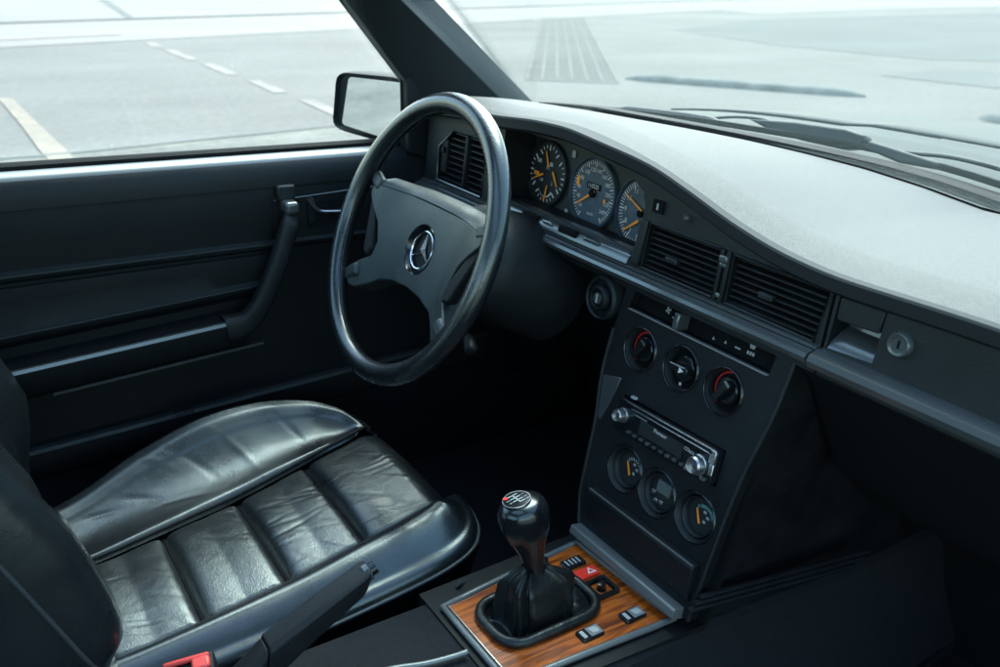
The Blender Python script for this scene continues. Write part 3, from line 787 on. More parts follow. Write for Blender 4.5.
# ================================================================== DRIVER DOOR
door = thing('driver_door', 'black door with grab handle, window, and wing mirror outside', 'car door', (-.72, -.2, .35))
def door_rings(prof, y0, y1, n=24, curve=0.0):
    rings = []
    for k in range(n + 1):
        y = lerp(y0, y1, k / n); t = (y + .45) / .5
        rings.append([V((x - curve * (y + .2) ** 2, y, lerp(za, zb, t))) for x, za, zb in prof])
    return rings
card = [(-.765, .826, .820), (-.738, .833, .827), (-.722, .834, .828), (-.712, .826, .820), (-.705, .815, .809), (-.6975, .789, .785), (-.6955, .775, .771), (-.694, .766, .762),
        (-.694, .74, .735), (-.6935, .704, .698), (-.690, .6995, .694), (-.6885, .695, .690), (-.6895, .690, .685), (-.693, .686, .682), (-.693, .63, .64), (-.694, .40, .43), (-.694, .30, .30), (-.765, .30, .30)]
mb = MB().loft(door_rings(card, -.98, .40)); mb.build('door_card', M['cardmid'], door, smooth=32)
cap = [(-.736, .8365, .8305), (-.722, .8375, .8315), (-.711, .8345, .8285), (-.702, .8275, .8215), (-.6965, .817, .811), (-.694, .804, .798), (-.6935, .790, .785), (-.704, .790, .785), (-.710, .815, .809), (-.736, .828, .822)]
mb = MB().loft(door_rings(cap, -.98, .125)); mb.build('sill_capping', M['plastic'], door, smooth=60)
ct = [(-.735, .8372, .8312), (-.722, .8384, .8324), (-.7105, .8353, .8293), (-.704, .8305, .8245), (-.7035, .8285, .8225), (-.735, .833, .827)]
mb = MB().loft(door_rings(ct, -.98, .12)); mb.build('sill_top_sheen', M['silltop'], door, smooth=60)  # separate pale strip where sky light brightens the sill
seal = [(-.752, .826, .82), (-.752, .845, .839), (-.744, .848, .842), (-.736, .843, .837), (-.7365, .830, .824)]
mb = MB().loft(door_rings(seal, -.98, .36)); mb.build('window_seal', M['rubber'], door, smooth=40)
ins = [(-.70, .684, .680), (-.6885, .680, .676), (-.6865, .660, .662), (-.6865, .620, .643), (-.683, .6145, .6385), (-.6805, .611, .635), (-.6805, .606, .630), (-.683, .601, .625), (-.692, .592, .616), (-.70, .60, .62)]
mb = MB().loft(door_rings(ins, -.98, -.09)); mb.build('padded_insert', M['cardmid'], door, smooth=35)
for nm_, za, zb_, xx, y1_ in (('upper', .697, .692, -.688, .33), ('lower', .6125, .6365, -.680, -.092)):
    mb = MB(); mb.tube([V((xx, y, lerp(za, zb_, (y + .45) / .5))) for y in [lerp(-.9, y1_, k / 12) for k in range(13)]], .0024, 6); mb.build('ledge_highlight', M['panel'], door, smooth=60)  # bead added along each ledge to give it a crisp highlight
arm = [(-.70, .576, .604), (-.660, .574, .602), (-.646, .572, .600), (-.641, .567, .595), (-.641, .560, .588), (-.647, .532, .560), (-.652, .524, .552), (-.659, .520, .548), (-.70, .512, .540)]
mb = MB().loft(door_rings(arm, -.98, -.15)); mb.build('armrest', M['cardmid'], door, smooth=30)
ab = [(-.648, .574, .602), (-.642, .574, .602), (-.640, .569, .597), (-.646, .569, .597)]
mb = MB().loft(door_rings(ab, -.70, -.145)); mb.build('armrest_bead', M['trim'], door, smooth=40)
ab2 = [(-.656, .524, .552), (-.651, .523, .551), (-.650, .519, .547), (-.656, .517, .545)]
mb = MB().loft(door_rings(ab2, -.44, -.12)); mb.build('armrest_bead', M['panel'], door, smooth=40)
pk = [(-.70, .430, .452), (-.674, .428, .450), (-.668, .422, .444), (-.668, .408, .430), (-.676, .38, .40), (-.70, .36, .38)]
mb = MB().loft(door_rings(pk, -.98, .33)); mb.build('map_pocket', M['matte'], door, smooth=35)
kb = [(-.676, .431, .453), (-.668, .429, .451), (-.665, .424, .446), (-.672, .420, .442)]
mb = MB().loft(door_rings(kb, -.60, -.27)); mb.build('pocket_bead', M['panel'], door, smooth=40)
mb = MB().loft(door_rings(kb, -.24, .33)); mb.build('pocket_bead', M['panel'], door, smooth=40)
# grab handle
gh = [atx((291, 213), -.672), atx((289, 226), -.655), atx((281, 254), -.648), atx((271, 281), -.646), atx((260, 305), -.646), atx((249, 320), -.648), atx((237, 326), -.652), atx((224, 328), -.658)]
path = spline(gh, 6); mb = MB(); rings = []
for i, p in enumerate(path):
    a = path[max(0, i - 1)]; b = path[min(len(path) - 1, i + 1)]; t = (b - a).normalized(); x = V((1, 0, 0)); y = t.cross(x).normalized()
    k = i / (len(path) - 1); w = interp([(0, .0115), (.12, .0135), (.5, .0150), (.72, .0180), (.88, .0200), (1, .0205)], k); d = interp([(0, .012), (.7, .013), (1, .02)], k)
    sq = lambda c: math.copysign(abs(c) ** .55, c)
    rings.append([p + y * (w * sq(math.cos(q))) + x * (d * sq(math.sin(q))) for q in [2 * PI * j / 20 for j in range(20)]])
mb.loft(rings); hb = mb.build('grab_handle', M['plastic'], door, smooth=40)
mb = MB(); t0 = atx((290, 207), -.668); F2 = Frame(t0, (0, 1, 0), (0, .05, 1)); mb.prism(F2, rrect(-.0115, .0115, -.010, .010, .006), -.020, .014); mb.build('handle_cap', M['trim'], hb, bevel=.006, seg=4)
mb = MB(); mb.box(F2, -.015, .015, .008, .032, -.03, -.012); mb.build('handle_mount', M['panel'], hb, bevel=.003)
# release handle in its surround
DF = Frame((-.696, 0, .74), (0, 1, 0), (0, 0, 1))
y0, y1 = -.075, .10
mb = MB().plate(DF, [(y0, -.055), (y1, -.048), (y1, .030), (y0, .024)], [[(-.02, -.030), (.075, -.026), (.075, .016), (-.02, .012)]], .02, .018, M['matte'], M['deep'], n0=.004)
hs = mb.build('handle_surround', None, door, weld=False)
mb = MB(); mb.box(DF, -.025, .08, -.035, .02, -.016, -.012); mb.build('recess_back', M['deep'], hs)
mb = MB(); mb.tube([DF.w(y0, .0245, .005), DF.w(y1, .0305, .005)], .0014, 6); mb.build('surround_bead', M['trim'], hs, smooth=60)
mb = MB(); pts = [atx(p, -.690) for p in ((309, 198), (314, 206), (320, 211), (332, 211.5), (346, 211))]
mb.tube(spline(pts, 5), [.0065, .006, .0055, .005, .0045, .004, .0038, .0036, .0034] + [.0032] * 12, 8, up=(1, 0, 0)); mb.build('release_lever', M['silver'], hs, smooth=60)
mb = MB(); mb.box(DF, *sorted((atx((308, 205), -.69).y, atx((316, 205), -.69).y)), -.022, .016, -.002, .006); mb.build('lever_plate', M['matte'], hs, bevel=.002)
# window pane
mb = MB()
def dw(a, b):
    z = lerp(.825, 1.30, b); yf = interp([(.80, .36), (.945, .185), (1.07, .06), (1.30, -.17)], z)
    y = lerp(-.74, yf, a); return V((lerp(-.744, -.635, b) + .018 * math.sin(PI * b) * 0, y, z))
mb.grid(dw, 12, 8); mb.build('window_pane', M['sideglass'], door, smooth=180, solid=.004)
# mirror sail panel (black triangle) + window front channel
S = [atx((404, 76), -.712), atx((406, 152), -.712), atx((432, 160), -.712), atx((500, 108), -.712), atx((440, 82), -.712)]
mb = MB(); mb.prism(Frame((-.712, 0, 0), (0, 1, 0), (0, 0, 1)), [(p.y, p.z) for p in S], -.02, .012); mb.build('mirror_sail', M['matte'], door, bevel=.004)
mb = MB(); mb.tube([atx((404, 152), -.722), atx((403.5, 110), -.722), atx((403, 78), -.722), atx((394, 62), -.722), atx((342, -2), -.72), V((-.64, -.17, 1.30))], .0055, 8, up=(1, 0, 0)); mb.build('window_channel', M['rubber'], door, smooth=60)
# wing mirror
MN = V((.36, -.93, .31)).normalized()
MF = Frame(V((-.80, .16, .88)), V((0, 0, 1)).cross(MN) * 1.0, V((0, 0, 1)))
gq = [MF.uv(p) for p in ((350.5, 76.5), (404, 82.5), (402, 143), (343.5, 124))]
hq = [MF.uv(p) for p in ((337.5, 71), (406, 77.5), (406, 149), (333, 128))]
def roundq(q, r=.18, n=4):
    o = []; N = len(q)
    for i in range(N):
        a, b, c = V((*q[i - 1], 0)), V((*q[i], 0)), V((*q[(i + 1) % N], 0))
        p, s = b.lerp(a, r), b.lerp(c, r)
        for k in range(n + 1):
            t = k / n; m = p.lerp(b, t).lerp(b.lerp(s, t), t); o.append((m.x, m.y))
    return o
ho, gi = roundq(hq), roundq(gq, .08)
mb = MB(); rr = []
cu = sum(p[0] for p in ho) / len(ho); cv = sum(p[1] for p in ho) / len(ho)
for k, n in ((.93, -.004), (.98, .004), (1, .0), (1.0, -.02), (.97, -.055), (.82, -.085), (.5, -.10)):
    rr.append([MF.w(cu + (u - cu) * k, cv + (v - cv) * k, n) for u, v in ho])
mb.loft(rr); mh = mb.build('mirror_housing', M['matte'], door, smooth=50)
mb = MB(); gcu = sum(p[0] for p in gi) / len(gi); gcv = sum(p[1] for p in gi) / len(gi)
mb.prism(MF, gi, -.003, .0045); mb.build('mirror_glass', M['mirrorglass'], mh)
mb = MB(); mb.tube([V((-.725, .26, .84)), V((-.76, .25, .845)), V((-.80, .24, .85))], [.03, .028, .03], 10); mb.build('mirror_foot', M['matte'], mh, smooth=60)

# ================================================================== CENTRE CONSOLE
con = thing('centre_console', 'black sloping centre console with three heater dials and three lower gauges', 'centre console', (0, .2, .22))
co = [(-.134, .0), (.140, .0), (.135, -.06), (.128, -.10), (.120, -.144), (.114, -.203), (.110, -.266), (.106, -.346), (-.108, -.346), (-.118, -.315), (-.124, -.293), (-.127, -.24), (-.130, -.186), (-.140, -.124), (-.139, -.06)]
KN = [(-.082, -.0695), (-.009, -.067), (.061, -.067)]
GG = [(-.055, -.2255), (.007, -.2275), (.0725, -.2245)]
radh = [(-.088, -.182), (.089, -.176), (.089, -.130), (-.088, -.134)]
slid = [(-.122, -.026), (.113, -.026), (.116, -.001), (-.116, -.001)]
mb = MB().plate(CON, co, [circ(u, v, .0262) for u, v in KN] + [circ(u, v, .0295) for u, v in GG] + [radh, slid], .40, .016, M['plastic'], M['matte'])
mb.build('console_panel', None, con, weld=False)
mb = MB(); mb.box(CON, -.12, .12, -.345, .0, -.022, -.0158); mb.build('console_backing', M['deep'], con)
# raised edge beads
for pts in (co[1:8], co[:7:-1]):
    mb = MB(); mb.tube(spline([CON.w(u, v, .0) for u, v in pts], 4), .0028, 8); mb.build('console_edge', M['panel'], con, smooth=60)
mb = MB(); mb.prism(CON, [CON.uv(p) for p in ((604, 374), (622, 378), (611, 402), (601, 419), (598, 416))], -.002, .0018); mb.build('console_lit_patch', M['trim'], con, bevel=.001)  # thin paler patch puts in the lit area below the console head
# slider strip
mb = MB(); mb.box(CON, -.119, .113, -.0275, -.0255, -.004, .004); sl = mb.build('slider_bezel', M['silltop'], con, bevel=.0008)
mb = MB(); u, v = CON.uv((681, 322)); mb.box(CON, u - .005, u + .004, -.0245, -.003, -.012, .010); mb.build('slider_knob', M['trim'], sl, bevel=.002)
for px, ty in (((661, 310), 'fan'), ((667, 318), 'bar'), ((706, 338), 'tri'), ((718, 342), 'tri'), ((730, 348), 'bar'), ((745, 347), 'scr'), ((743, 353.5), 'dots')):
    u, v = CON.uv(px); s = CON.sub(u, v, -.0135); mb = MB()
    if ty == 'fan':
        for k in range(4): s2 = s.sub(0, 0, 0, k * PI / 2 + .4); mb.prism(s2, [(.0005, -.0014), (.0045, -.001), (.0045, .0018), (.0005, .0005)], 0, .0006)
    elif ty == 'bar': mb.box(s, -.004, .004, -.0009, .0009, 0, .0006)
    elif ty == 'tri': mb.prism(s, [(-.002, -.0018), (.002, -.0018), (0, .002)], 0, .0006)
    elif ty == 'scr':
        mb.prism(s, [(-.0042, .0022), (.0042, .0022), (.003, -.0022), (-.003, -.0022)], 0, .0004); 
    else:
        for k in (-1, 0, 1): mb.box(s, k * .004 - .0013, k * .004 + .0013, -.002, .002, 0, .0006)
    mb.build('slider_symbol', M['grey'], sl)
mb = MB(); mb.box(CON, -.119, .115, -.025, -.0015, -.0158, -.0136); mb.build('slider_panel', M['deep'], sl)

def arcband(mb, fr, r0, r1, a0, a1, n0, m, seg=24):
    mb.loft([[fr.w(r * math.cos(math.radians(lerp(a0, a1, i / seg))), r * math.sin(math.radians(lerp(a0, a1, i / seg))), n0) for i in range(seg + 1)] for r in (r0, r1)], False, False, m)
# heater dials
for i, (u, v) in enumerate(KN):
    s = CON.sub(u, v)
    mb = MB(); mb.lathe(s, [(.0262, -.012), (.0262, .001), (.0278, .0032), (.0292, .0022), (.030, -.001)], 44, cap=False); bz = mb.build('dial_bezel', M['gloss'], con, smooth=50)
    mb = MB(); mb.lathe(s, [(.0275, .0024), (.0262, .0010), (.0240, -.0090)], 44, cap=False); mb.build('dial_chamfer', M['panel'], bz, smooth=60)
    mb = MB(); mb.lathe(s, [(.026, -.0125), (.026, -.011), (.0005, -.011)], 40); mb.build('dial_plate', M['deep'], bz)
    ang = math.radians((58, 2, 58)[i])
    k = s.sub(0, 0, 0, ang)
    mb = MB(); mb.lathe(s, [(.0170, -.011), (.0162, -.006), (.0150, -.0045), (.0005, -.0045)], 40)
    mb.prism(k, [(-.0150, -.0046), (.012, -.0056), (.0162, -.004), (.0162, .004), (.012, .0056), (-.0150, .0046)], -.0046, .0065, None, .10)
    kb_ = mb.build('heater_knob', M['gloss'], con, smooth=35, bevel=.0012)
    mb = MB()
    if i != 1:
        arcband(mb, s, .0205, .0226, 95, 232, -.0105, M['redprint'])
        q = s.sub(0, 0, 0, math.radians(226)); mb.prism(q, [(.0178, -.0022), (.0240, -.003), (.0240, .003), (.0178, .0022)], -.0105, -.0095, M['red'])
        mb.build('temperature_mark', None, kb_)
        mb = MB(); q = s.sub(0, 0, 0, ang); arcband(mb, q, .0122, .0150, -20, 20, .0070, M['silver']); mb.build('pointer_tip', None, kb_)
    else:
        mb.box(k, -.0135, .011, .0034, .0046, .0066, .0072, M['grey']); mb.build('pointer_line', None, kb_)
        mb = MB(); mb.prism(k, [(.0030, -.0044), (.0105, -.0005), (.0030, .0028)], .0066, .0074); mb.build('fan_arrow', M['white'], kb_)
        for q4 in ((.008, .0105, .019, .0215), (-.0055, -.002, -.0235, -.020), (.018, .021, -.013, -.009)): mb = MB(); mb.box(s, *q4, -.0105, -.0098); mb.build('fan_mark', M['white'], kb_)
# lower gauges
for i, (u, v) in enumerate(GG):
    s = CON.sub(u, v)
    mb = MB(); mb.lathe(s, [(.0292, -.014), (.0290, -.001), (.0305, .0022), (.0322, .0012), (.033, -.001)], 44, cap=False); bz = mb.build('gauge_bezel', M['gloss'], con, smooth=50)
    mb = MB(); mb.lathe(s, [(.0302, .0018), (.0288, .0005), (.0262, -.007)], 44, cap=False); mb.build('gauge_chamfer', M['panel'], bz, smooth=60)
    mb = MB(); mb.lathe(s, [(.0262, -.009), (.0245, -.0045), (.0235, -.005), (.0215, -.012)], 44, cap=False); mb.build('gauge_ring', M['panel'], bz, smooth=50)
    mb = MB(); mb.lathe(s, [(.029, -.0155), (.029, -.0125), (.0005, -.0125)], 40); mb.build('gauge_face', M['dial'], bz)
    mb = MB()
    if i == 1:
        mb.box(s, -.0085, .0155, -.001, .0155, -.0125, -.006); mb.build('clock_display', M['lcd'], bz, bevel=.0012)
        for du, dv in ((-.0115, -.0035), (-.0045, -.0125), (.0045, -.0115)):
            mb = MB(); mb.prism(s.sub(du, dv), rrect(-.0032, .0032, -.0025, .0025, .001), -.0125, -.006); mb.build('clock_button', M['silver'], bz, bevel=.0006)
    else:
        mm = M['grey'] if i == 0 else M['teal']
        ticks(mb, s.sub(.003, -.002, -.0138), 0, 0, .0135, .0175, 20, 130, 8, .0016, mm)
        for du, dv in ((.004, .007), (.010, .002), (.006, -.005)): mb.box(s.sub(du, dv), -.0022, .0022, -.0016, .0016, -.0122, -.0116, M['grey'])
        if i == 2: arcband(mb, s.sub(.003, -.002), .013, .017, 15, 120, -.0122, M['teal'])
        mb.build('gauge_marks', None, bz)
        k = s.sub(-.002, -.004, 0, math.radians(118)); mb = MB(); mb.prism(k, [(-.006, -.0014), (.013, -.0009), (.013, .0009), (-.006, .0014)], -.011, -.0098); mb.build('needle', M['orange'], bz)
# ashtray flap + grey foot strip
mb = MB(); rr = []
for u0 in (-.098, .100): rr.append([CON.w(u0, v, n) for v, n in ((-.272, .0), (-.273, .010), (-.278, .0125), (-.300, .009), (-.322, .003), (-.324, .0))])
mb.loft(rr); fl = mb.build('ashtray_flap', M['plastic'], con, smooth=25, bevel=.0015)
mb = MB(); mb.tube([CON.w(-.096, -.2735, .0118), CON.w(.098, -.2735, .0118)], .0013, 6); mb.build('flap_highlight', M['frame'], fl, smooth=60)  # pale bead puts a highlight along the flap's top edge
mb = MB(); rr = []
for u0 in (-.108, .096): rr.append([CON.w(u0, v, n) for v, n in ((-.334, -.004), (-.3345, .0150), (-.3365, .0172), (-.346, .0172), (-.3485, .0150), (-.350, -.004))])
mb.loft(rr); mb.build('foot_strip', M['frame'], con, smooth=35, bevel=.001)
# tunnel: moulded body under the wood plate and along the passenger side
tun = [(.098, .392), (.106, .386), (.109, .372), (.128, .30), (.165, .225), (.165, .19), (-.165, .19), (-.165, .225), (-.128, .30), (-.112, .372), (-.106, .386), (-.100, .392)]
mb = MB(); rr = []
for y in (-.80, -.40, -.105, .16, .40, .66): rr.append([V((x + (.025 if (y > .1 and x > 0) else 0) * smooth01((y - .1) / .3), y, z)) for x, z in tun])
mb.loft(rr); mb.build('tunnel', M['carpet'], con, smooth=30)
for k in range(3):
    mb = MB(); a = atx((700 - 6 * k, 597 + 7 * k), .118); b = atx((868 - 6 * k, 551 + 7 * k), .150)
    mb.tube([a, b], .0035, 6); mb.build('side_rib', M['plastic'], con, smooth=60)
mb = MB(); A0 = [(700, 590), (868, 545), (850, 700), (660, 720), (660, 622)]
# wood plate with a hole for the boot, framed in grey
FLc, FRc, RRc, RLc = (-.096, .116), (.081, .123), (.068, -.100), (-.074, -.100)
hole = rrect(-.052, .029, -.076, .062, .028, 6)
wsw = [(-.064, .086), (-.038, .089), (-.004, .086), (.055, .087), (.054, .022)]
mb = MB().plate(WOD, [RLc, RRc, FRc, FLc], [hole], .012, .02, M['wood'], M['matte'])
wpn = mb.build('wood_panel', None, con, weld=False)
fo = [(-.0765, -.104), (.0705, -.104), (.085, .127), (-.100, .120)]
mb = MB(); mb.tube([WOD.w(u, v, .0) for u, v in densify(fo, .03)], .0042, 8, closed=True); mb.build('panel_frame', M['frame'], con, smooth=60)
mb = MB(); mb.tube([WOD.w(u, v, .002) for u, v in ((-.0725, -.0985), (.0665, -.0985))], .0012, 6); mb.build('panel_pinstripe', M['silver'], con, smooth=60)
mb = MB().plate(WOD, [(-.118, -.115), (.092, -.115), (.108, .16), (-.125, .16)], [[(-.0765, -.104), (.0705, -.104), (.085, .127), (-.100, .120)]], .03, .014, M['matte'], M['matte'], n0=-.005)
mb.build('console_deck', None, con, weld=False)
mb = MB(); mb.box(WOD, -.075, .06, -.1, .115, -.02, -.014); mb.build('deck_underside', M['deep'], con)
# pale edge of the handbrake tray running back from the panel frame
ed_ = spline([atz(p, .40) for p in ((467, 652), (452, 657), (425, 664), (380, 672), (300, 700), (220, 740))], 5)
mb = MB(); mb.tube(ed_, .0035, 8); mb.build('tray_edge', M['frame'], con, smooth=60)
mb = MB(); mb.box(WOD, -.105, .095, -.75, -.108, -.03, -.012); mb.build('tray', M['plastic'], con, bevel=.01)
# peg left of the wood plate
a = atz((467, 581), .39); mb = MB(); mb.tube([a, a + V((.012, -.022, .012))], .0035, 8); mb.build('peg', M['trim'], con, smooth=60)
# switches
def rocker(i, m, parent=con):
    u, v = wsw[i]; s = WOD.sub(u, v)
    mb = MB(); mb.prism(s, rrect(-.0098, .0098, -.0165, .0165, .003), -.004, .0035, None, .04); base = mb.build('switch_button', m if i == 1 else M['gloss'], parent, bevel=.001)
    return s, base
for i in (0, 3, 4):
    s, b = rocker(i, None)
    mb = MB()
    if i == 0:
        for k in range(4): mb.box(s, -.006, .005, -.011 + .006 * k, -.0085 + .006 * k, .0036, .0042)
        mb.build('switch_symbol', M['grey'], b)
    else:
        mb.box(s, -.0075, .0075, -.003, .0145, .0036, .0042); mb.build('switch_lens', M['dimprint'], b)
        mb = MB(); mb.box(s, -.006, .006, -.0125, -.0075, .0036, .0042); mb.build('switch_symbol', M['grey'], b)
        mb = MB(); mb.prism(s, [(-.005, .0), (.004, .002), (.005, .010), (.0, .012), (-.005, .009)], .0042, .0047); mb.build('switch_symbol', M['grey'], b)
s, b = rocker(1, M['red'])
mb = MB(); 
tri = [(-.006, .009), (.006, .009), (.0, -.0045)]
tri = [(.0055, -.002), (.0055, .0115), (-.006, .005)]
mb.prism(s, tri, .0036, .0043, M['white']); tri2 = [(u * .45 + .0010, v * .45 + .0028) for u, v in tri]; mb.prism(s, tri2, .0043, .0047, M['red']); mb.build('hazard_triangle', None, b)
u, v = wsw[2]; s = WOD.sub(u, v)
mb = MB().plate(s, rrect(-.0175, .0175, -.0175, .0175, .003), [rrect(-.0125, .0125, -.0125, .0125, .003)], .006, .006, M['gloss'], M['deep'], n0=.005); b = mb.build('mirror_switch', None, con, weld=False)
mb = MB(); mb.box(s, -.013, .013, -.013, .013, -.003, -.001); mb.build('switch_well', M['deep'], b)
mb = MB(); mb.lathe(s, [(.007, -.001), (.0055, .003), (.005, .008), (.006, .010), (.0003, .0115)], 18); mb.build('switch_joystick', M['gloss'], b, smooth=45)

# ================================================================== RADIO
ra = thing('car_radio', 'slim black car radio with two silver knobs set into the console', 'radio', CON.w(0, -.155, 0))
RF = CON.sub(0, -.155, 0, .028)
mb = MB(); mb.prism(RF, rrect(-.0865, .0875, -.0225, .0215, .005), -.015, .010, None, .012); mb.build('faceplate', M['gloss'], ra, bevel=.0015)
mb = MB(); mb.box(RF, -.058, .083, .0140, .0155, .0098, .0125); mb.box(RF, -.070, .083, .0195, .0207, .0098, .0120); mb.build('slot_trim', M['silver'], ra, bevel=.0005)
mb = MB(); mb.box(RF, .0775, .0865, .004, .0205, .0098, .0125); mb.box(RF, .080, .0865, -.010, .004, .0098, .0118); mb.build('corner_trim', M['silver'], ra, bevel=.002)
mb = MB(); mb.box(RF, .074, .081, .0162, .0180, .0120, .0132); mb.build('slot_end', M['deep'], ra)
mb = MB(); mb.box(RF, -.052, -.030, .0085, .0105, .0100, .0106); mb.build('maker_label', M['dimprint'], ra)
mb = MB(); mb.box(RF, -.040, .036, -.0105, .0075, .0098, .0108); mb.build('display', M['lcd'] if False else M['dial'], ra)
mb = MB(); mb.text(RF, -.003, .0042, .0112, 'Pioneer', .0075); mb.build('lettering', M['white'], ra)
mb = MB(); mb.text(RF, .042, .0045, .0106, 'CD', .006); mb.text(RF, .050, .0035, .0106, 'RDS', .005); mb.build('lettering', M['white'], ra)
for u, v, r in ((-.0720, .001, .0088), (.0655, -.0045, .0112)):
    s = RF.sub(u, v); mb = MB(); mb.lathe(s, [(r * 1.15, .009), (r * 1.12, .0125), (r, .013), (r * .96, .021), (r * .8, .0235), (r * .55, .0225), (.0003, .0222)], 32); mb.build('volume_knob', M['chrome'] if False else M['silver'], ra, smooth=30)
for k in range(9):
    u = lerp(-.056, .040, k / 8); mb = MB(); mb.prism(RF, rrect(u - .0032, u + .0032, -.0178, -.0142, .001), .0098, .0122); mb.build('preset_button', M['trim'] if k % 3 else M['silver'], ra)
mb = MB(); mb.prism(RF, rrect(.046, .055, -.0185, -.0140, .001), .0098, .0125); mb.prism(RF, rrect(.072, .080, -.0195, -.0150, .001), .0098, .0125); mb.build('function_button', M['silver'], ra)
mb = MB(); mb.prism(RF, rrect(-.073, -.064, .0245, .0275, .001), -.004, .004); mb.build('release_button', M['grey'], ra)

# ================================================================== GEAR LEVER
gl = thing('gear_lever', 'black gear lever with shift pattern cap and pleated leather boot', 'gear lever', (-.012, -.007, .40))
mb = MB(); mb.tube([WOD.w(u, v, .005) for u, v in rrect(-.054, .031, -.078, .064, .030, 8)], .0065, 10, closed=True); mb.build('boot_frame', M['boot'], gl, smooth=60)
kc = atx((524, 516), -.018)
kd = (atx((523, 548), -.018) - kc).normalized() * -1; kd = V((-.10, -.20, 1)).normalized()
rings = []
hp = rrect(-.050, .027, -.074, .060, .028, 11)
N = len(hp)
topc = V((-.0112, -.0175, .474))
for k in range(19):
    t = k / 18; ring = []
    z = interp([(0, .404), (.08, .396), (.20, .392), (.35, .402), (.60, .432), (.78, .452), (.90, .462), (1, .470)], t)
    for j, (u, v) in enumerate(hp):
        a = 2 * PI * j / N
        fr_ = interp([(0, 0), (.08, .12), (.20, .32), (.35, .40), (.60, .43), (.78, .52), (.90, .76), (1, 1)], t)
        c = V((u, v, 0)); tc = V((topc.x + .0125 * math.cos(math.atan2(v + .007, u + .012)), topc.y + .0125 * math.sin(math.atan2(v + .007, u + .012)), 0))
        p = c.lerp(tc, fr_)
        fold = (1 - abs(math.sin(a * 3.5 + 1.6 * t + 1.3 * math.sin(a * 2)))) ** 1.5 * .012 - .004 + math.sin(a * 5 + 2.2 * t) * .003 * math.sin(PI * min(1, t * 1.05)) + math.sin(a * 11 + 5 * t) * .0016 * math.sin(PI * t)
        d = (p - V((topc.x, topc.y, 0))); d.z = 0
        if d.length > 1e-5: p = p + d.normalized() * fold
        sag = 0
        ring.append(V((p.x, p.y, z + sag + .005 * math.sin(a * 3 + 7 * t) * math.sin(PI * t))))
    rings.append(ring)
mb = MB(); mb.loft(rings, True, False); mb.build('gear_boot', M['boot'], gl, smooth=180, sub=1)
rings = []
xa = kd.cross(V((0, 1, 0))).normalized(); ya = xa.cross(kd).normalized() * -1
for h, rx, ry, off in ((-.095, .0112, .0112, .0), (-.078, .0118, .0120, 0), (-.062, .0128, .0135, 0), (-.046, .0158, .0172, .0), (-.034, .0195, .0222, .0), (-.022, .0236, .0274, .0), (-.006, .0262, .0308, 0), (.004, .0266, .0314, 0), (.012, .0255, .0300, 0), (.018, .0228, .0268, 0), (.0215, .0180, .021, 0), (.0230, .008, .009, 0)):
    c = kc + kd * h
    rings.append([c + xa * rx * math.cos(2 * PI * k / 28) + ya * ry * math.sin(2 * PI * k / 28) for k in range(28)])
mb = MB(); mb.loft(rings); kn = mb.build('gear_knob', M['knob'], gl, smooth=180)
KT = Frame(kc + kd * .0195, (1, 0, .03), (0, 1, .1)); 
capf = Frame(kc + kd * .0205 + V((-.002, -.004, 0)), xa if xa.x > 0 else -xa, ya if ya.y > 0 else -ya)
mb = MB(); mb.lathe(capf, [(.0168, -.004), (.0166, .0018), (.0156, .0031), (.0003, .0036)], 32); pc = mb.build('pattern_cap', M['gloss'], kn, smooth=40)
mb = MB()
for u in (-.0085, -.0028, .0030): mb.box(capf, u - .0007, u + .0007, -.0065, .0065, .0037, .0042)
mb.box(capf, -.0092, .0085, -.0007, .0007, .0037, .0042); mb.box(capf, .0075, .0089, -.0005, .0065, .0037, .0042)
for k, (u, v) in enumerate(((-.0028, .0098), (-.0028, -.0098), (.0030, .0098), (.0030, -.0098), (.0085, .0098))): mb.text(capf, u, v, .0041, str(k + 1), .0056)
mb.build('shift_pattern', M['grey'], pc)
mb = MB(); mb.prism(capf, circ(-.0095, -.0090, .0026, 12), .0036, .0044); mb.build('reverse_mark', M['red'], pc)
mb = MB(); mb.tube([capf.w(.0162 * math.cos(2 * PI * k / 40), .0162 * math.sin(2 * PI * k / 40), .0026) for k in range(40)], .0009, 6, closed=True, up=tuple(capf.n)); mb.build('cap_ring', M['silver'], pc, smooth=60)

# ================================================================== HANDBRAKE
hbk = thing('handbrake_lever', 'dark handbrake lever with a push button beside the driver seat', 'handbrake', atx((330, 640), -.06))
P0, P1, P2, P3 = atx((366, 564), -.062), atx((312, 602), -.062), atx((262, 640), -.062), atx((215, 690), -.062)
def hbring(p, w, h):
    return [p + V((a * w, 0, 0)) + V((0, .15, .98)) * (b * h) for a, b in ((-1, -.85), (-1, .78), (-.82, 1), (.6, 1), (.95, .8), (1.0, .1), (.75, -.95), (-.7, -1))]
mb = MB()
mb.loft([hbring(P0 + V((0, 0, -.014)), .0125, .0125), hbring(P0.lerp(P1, .1) + V((0, 0, -.017)), .0145, .0155), hbring(P1 + V((0, 0, -.024)), .0155, .0205), hbring(P2 + V((0, 0, -.030)), .016, .027)])
grip = mb.build('grip', M['plastic'], hbk, smooth=40, bevel=.004)
mb = MB(); mb.loft([hbring(P2 + V((0, -.001, -.032)), .0155, .027), hbring(P3 + V((0, 0, -.055)), .02, .05), hbring(P3 + V((0, -.06, -.10)), .02, .05)]); mb.build('lever_base', M['matte'], hbk, smooth=40, bevel=.003)
d = (P0 - P1).normalized(); fb = Frame(P0 + V((0, 0, -.012)) + d * .001, V((1, 0, 0)), V((0, 0, 1))); fb.n = -d if fb.n.dot(d) < 0 else fb.n; 
mb = MB(); mb.tube([P0 + V((0, 0, -.012)), P0 + V((0, 0, -.012)) + d * .012], .0075, 14); mb.build('push_button', M['gloss'], grip, smooth=40)
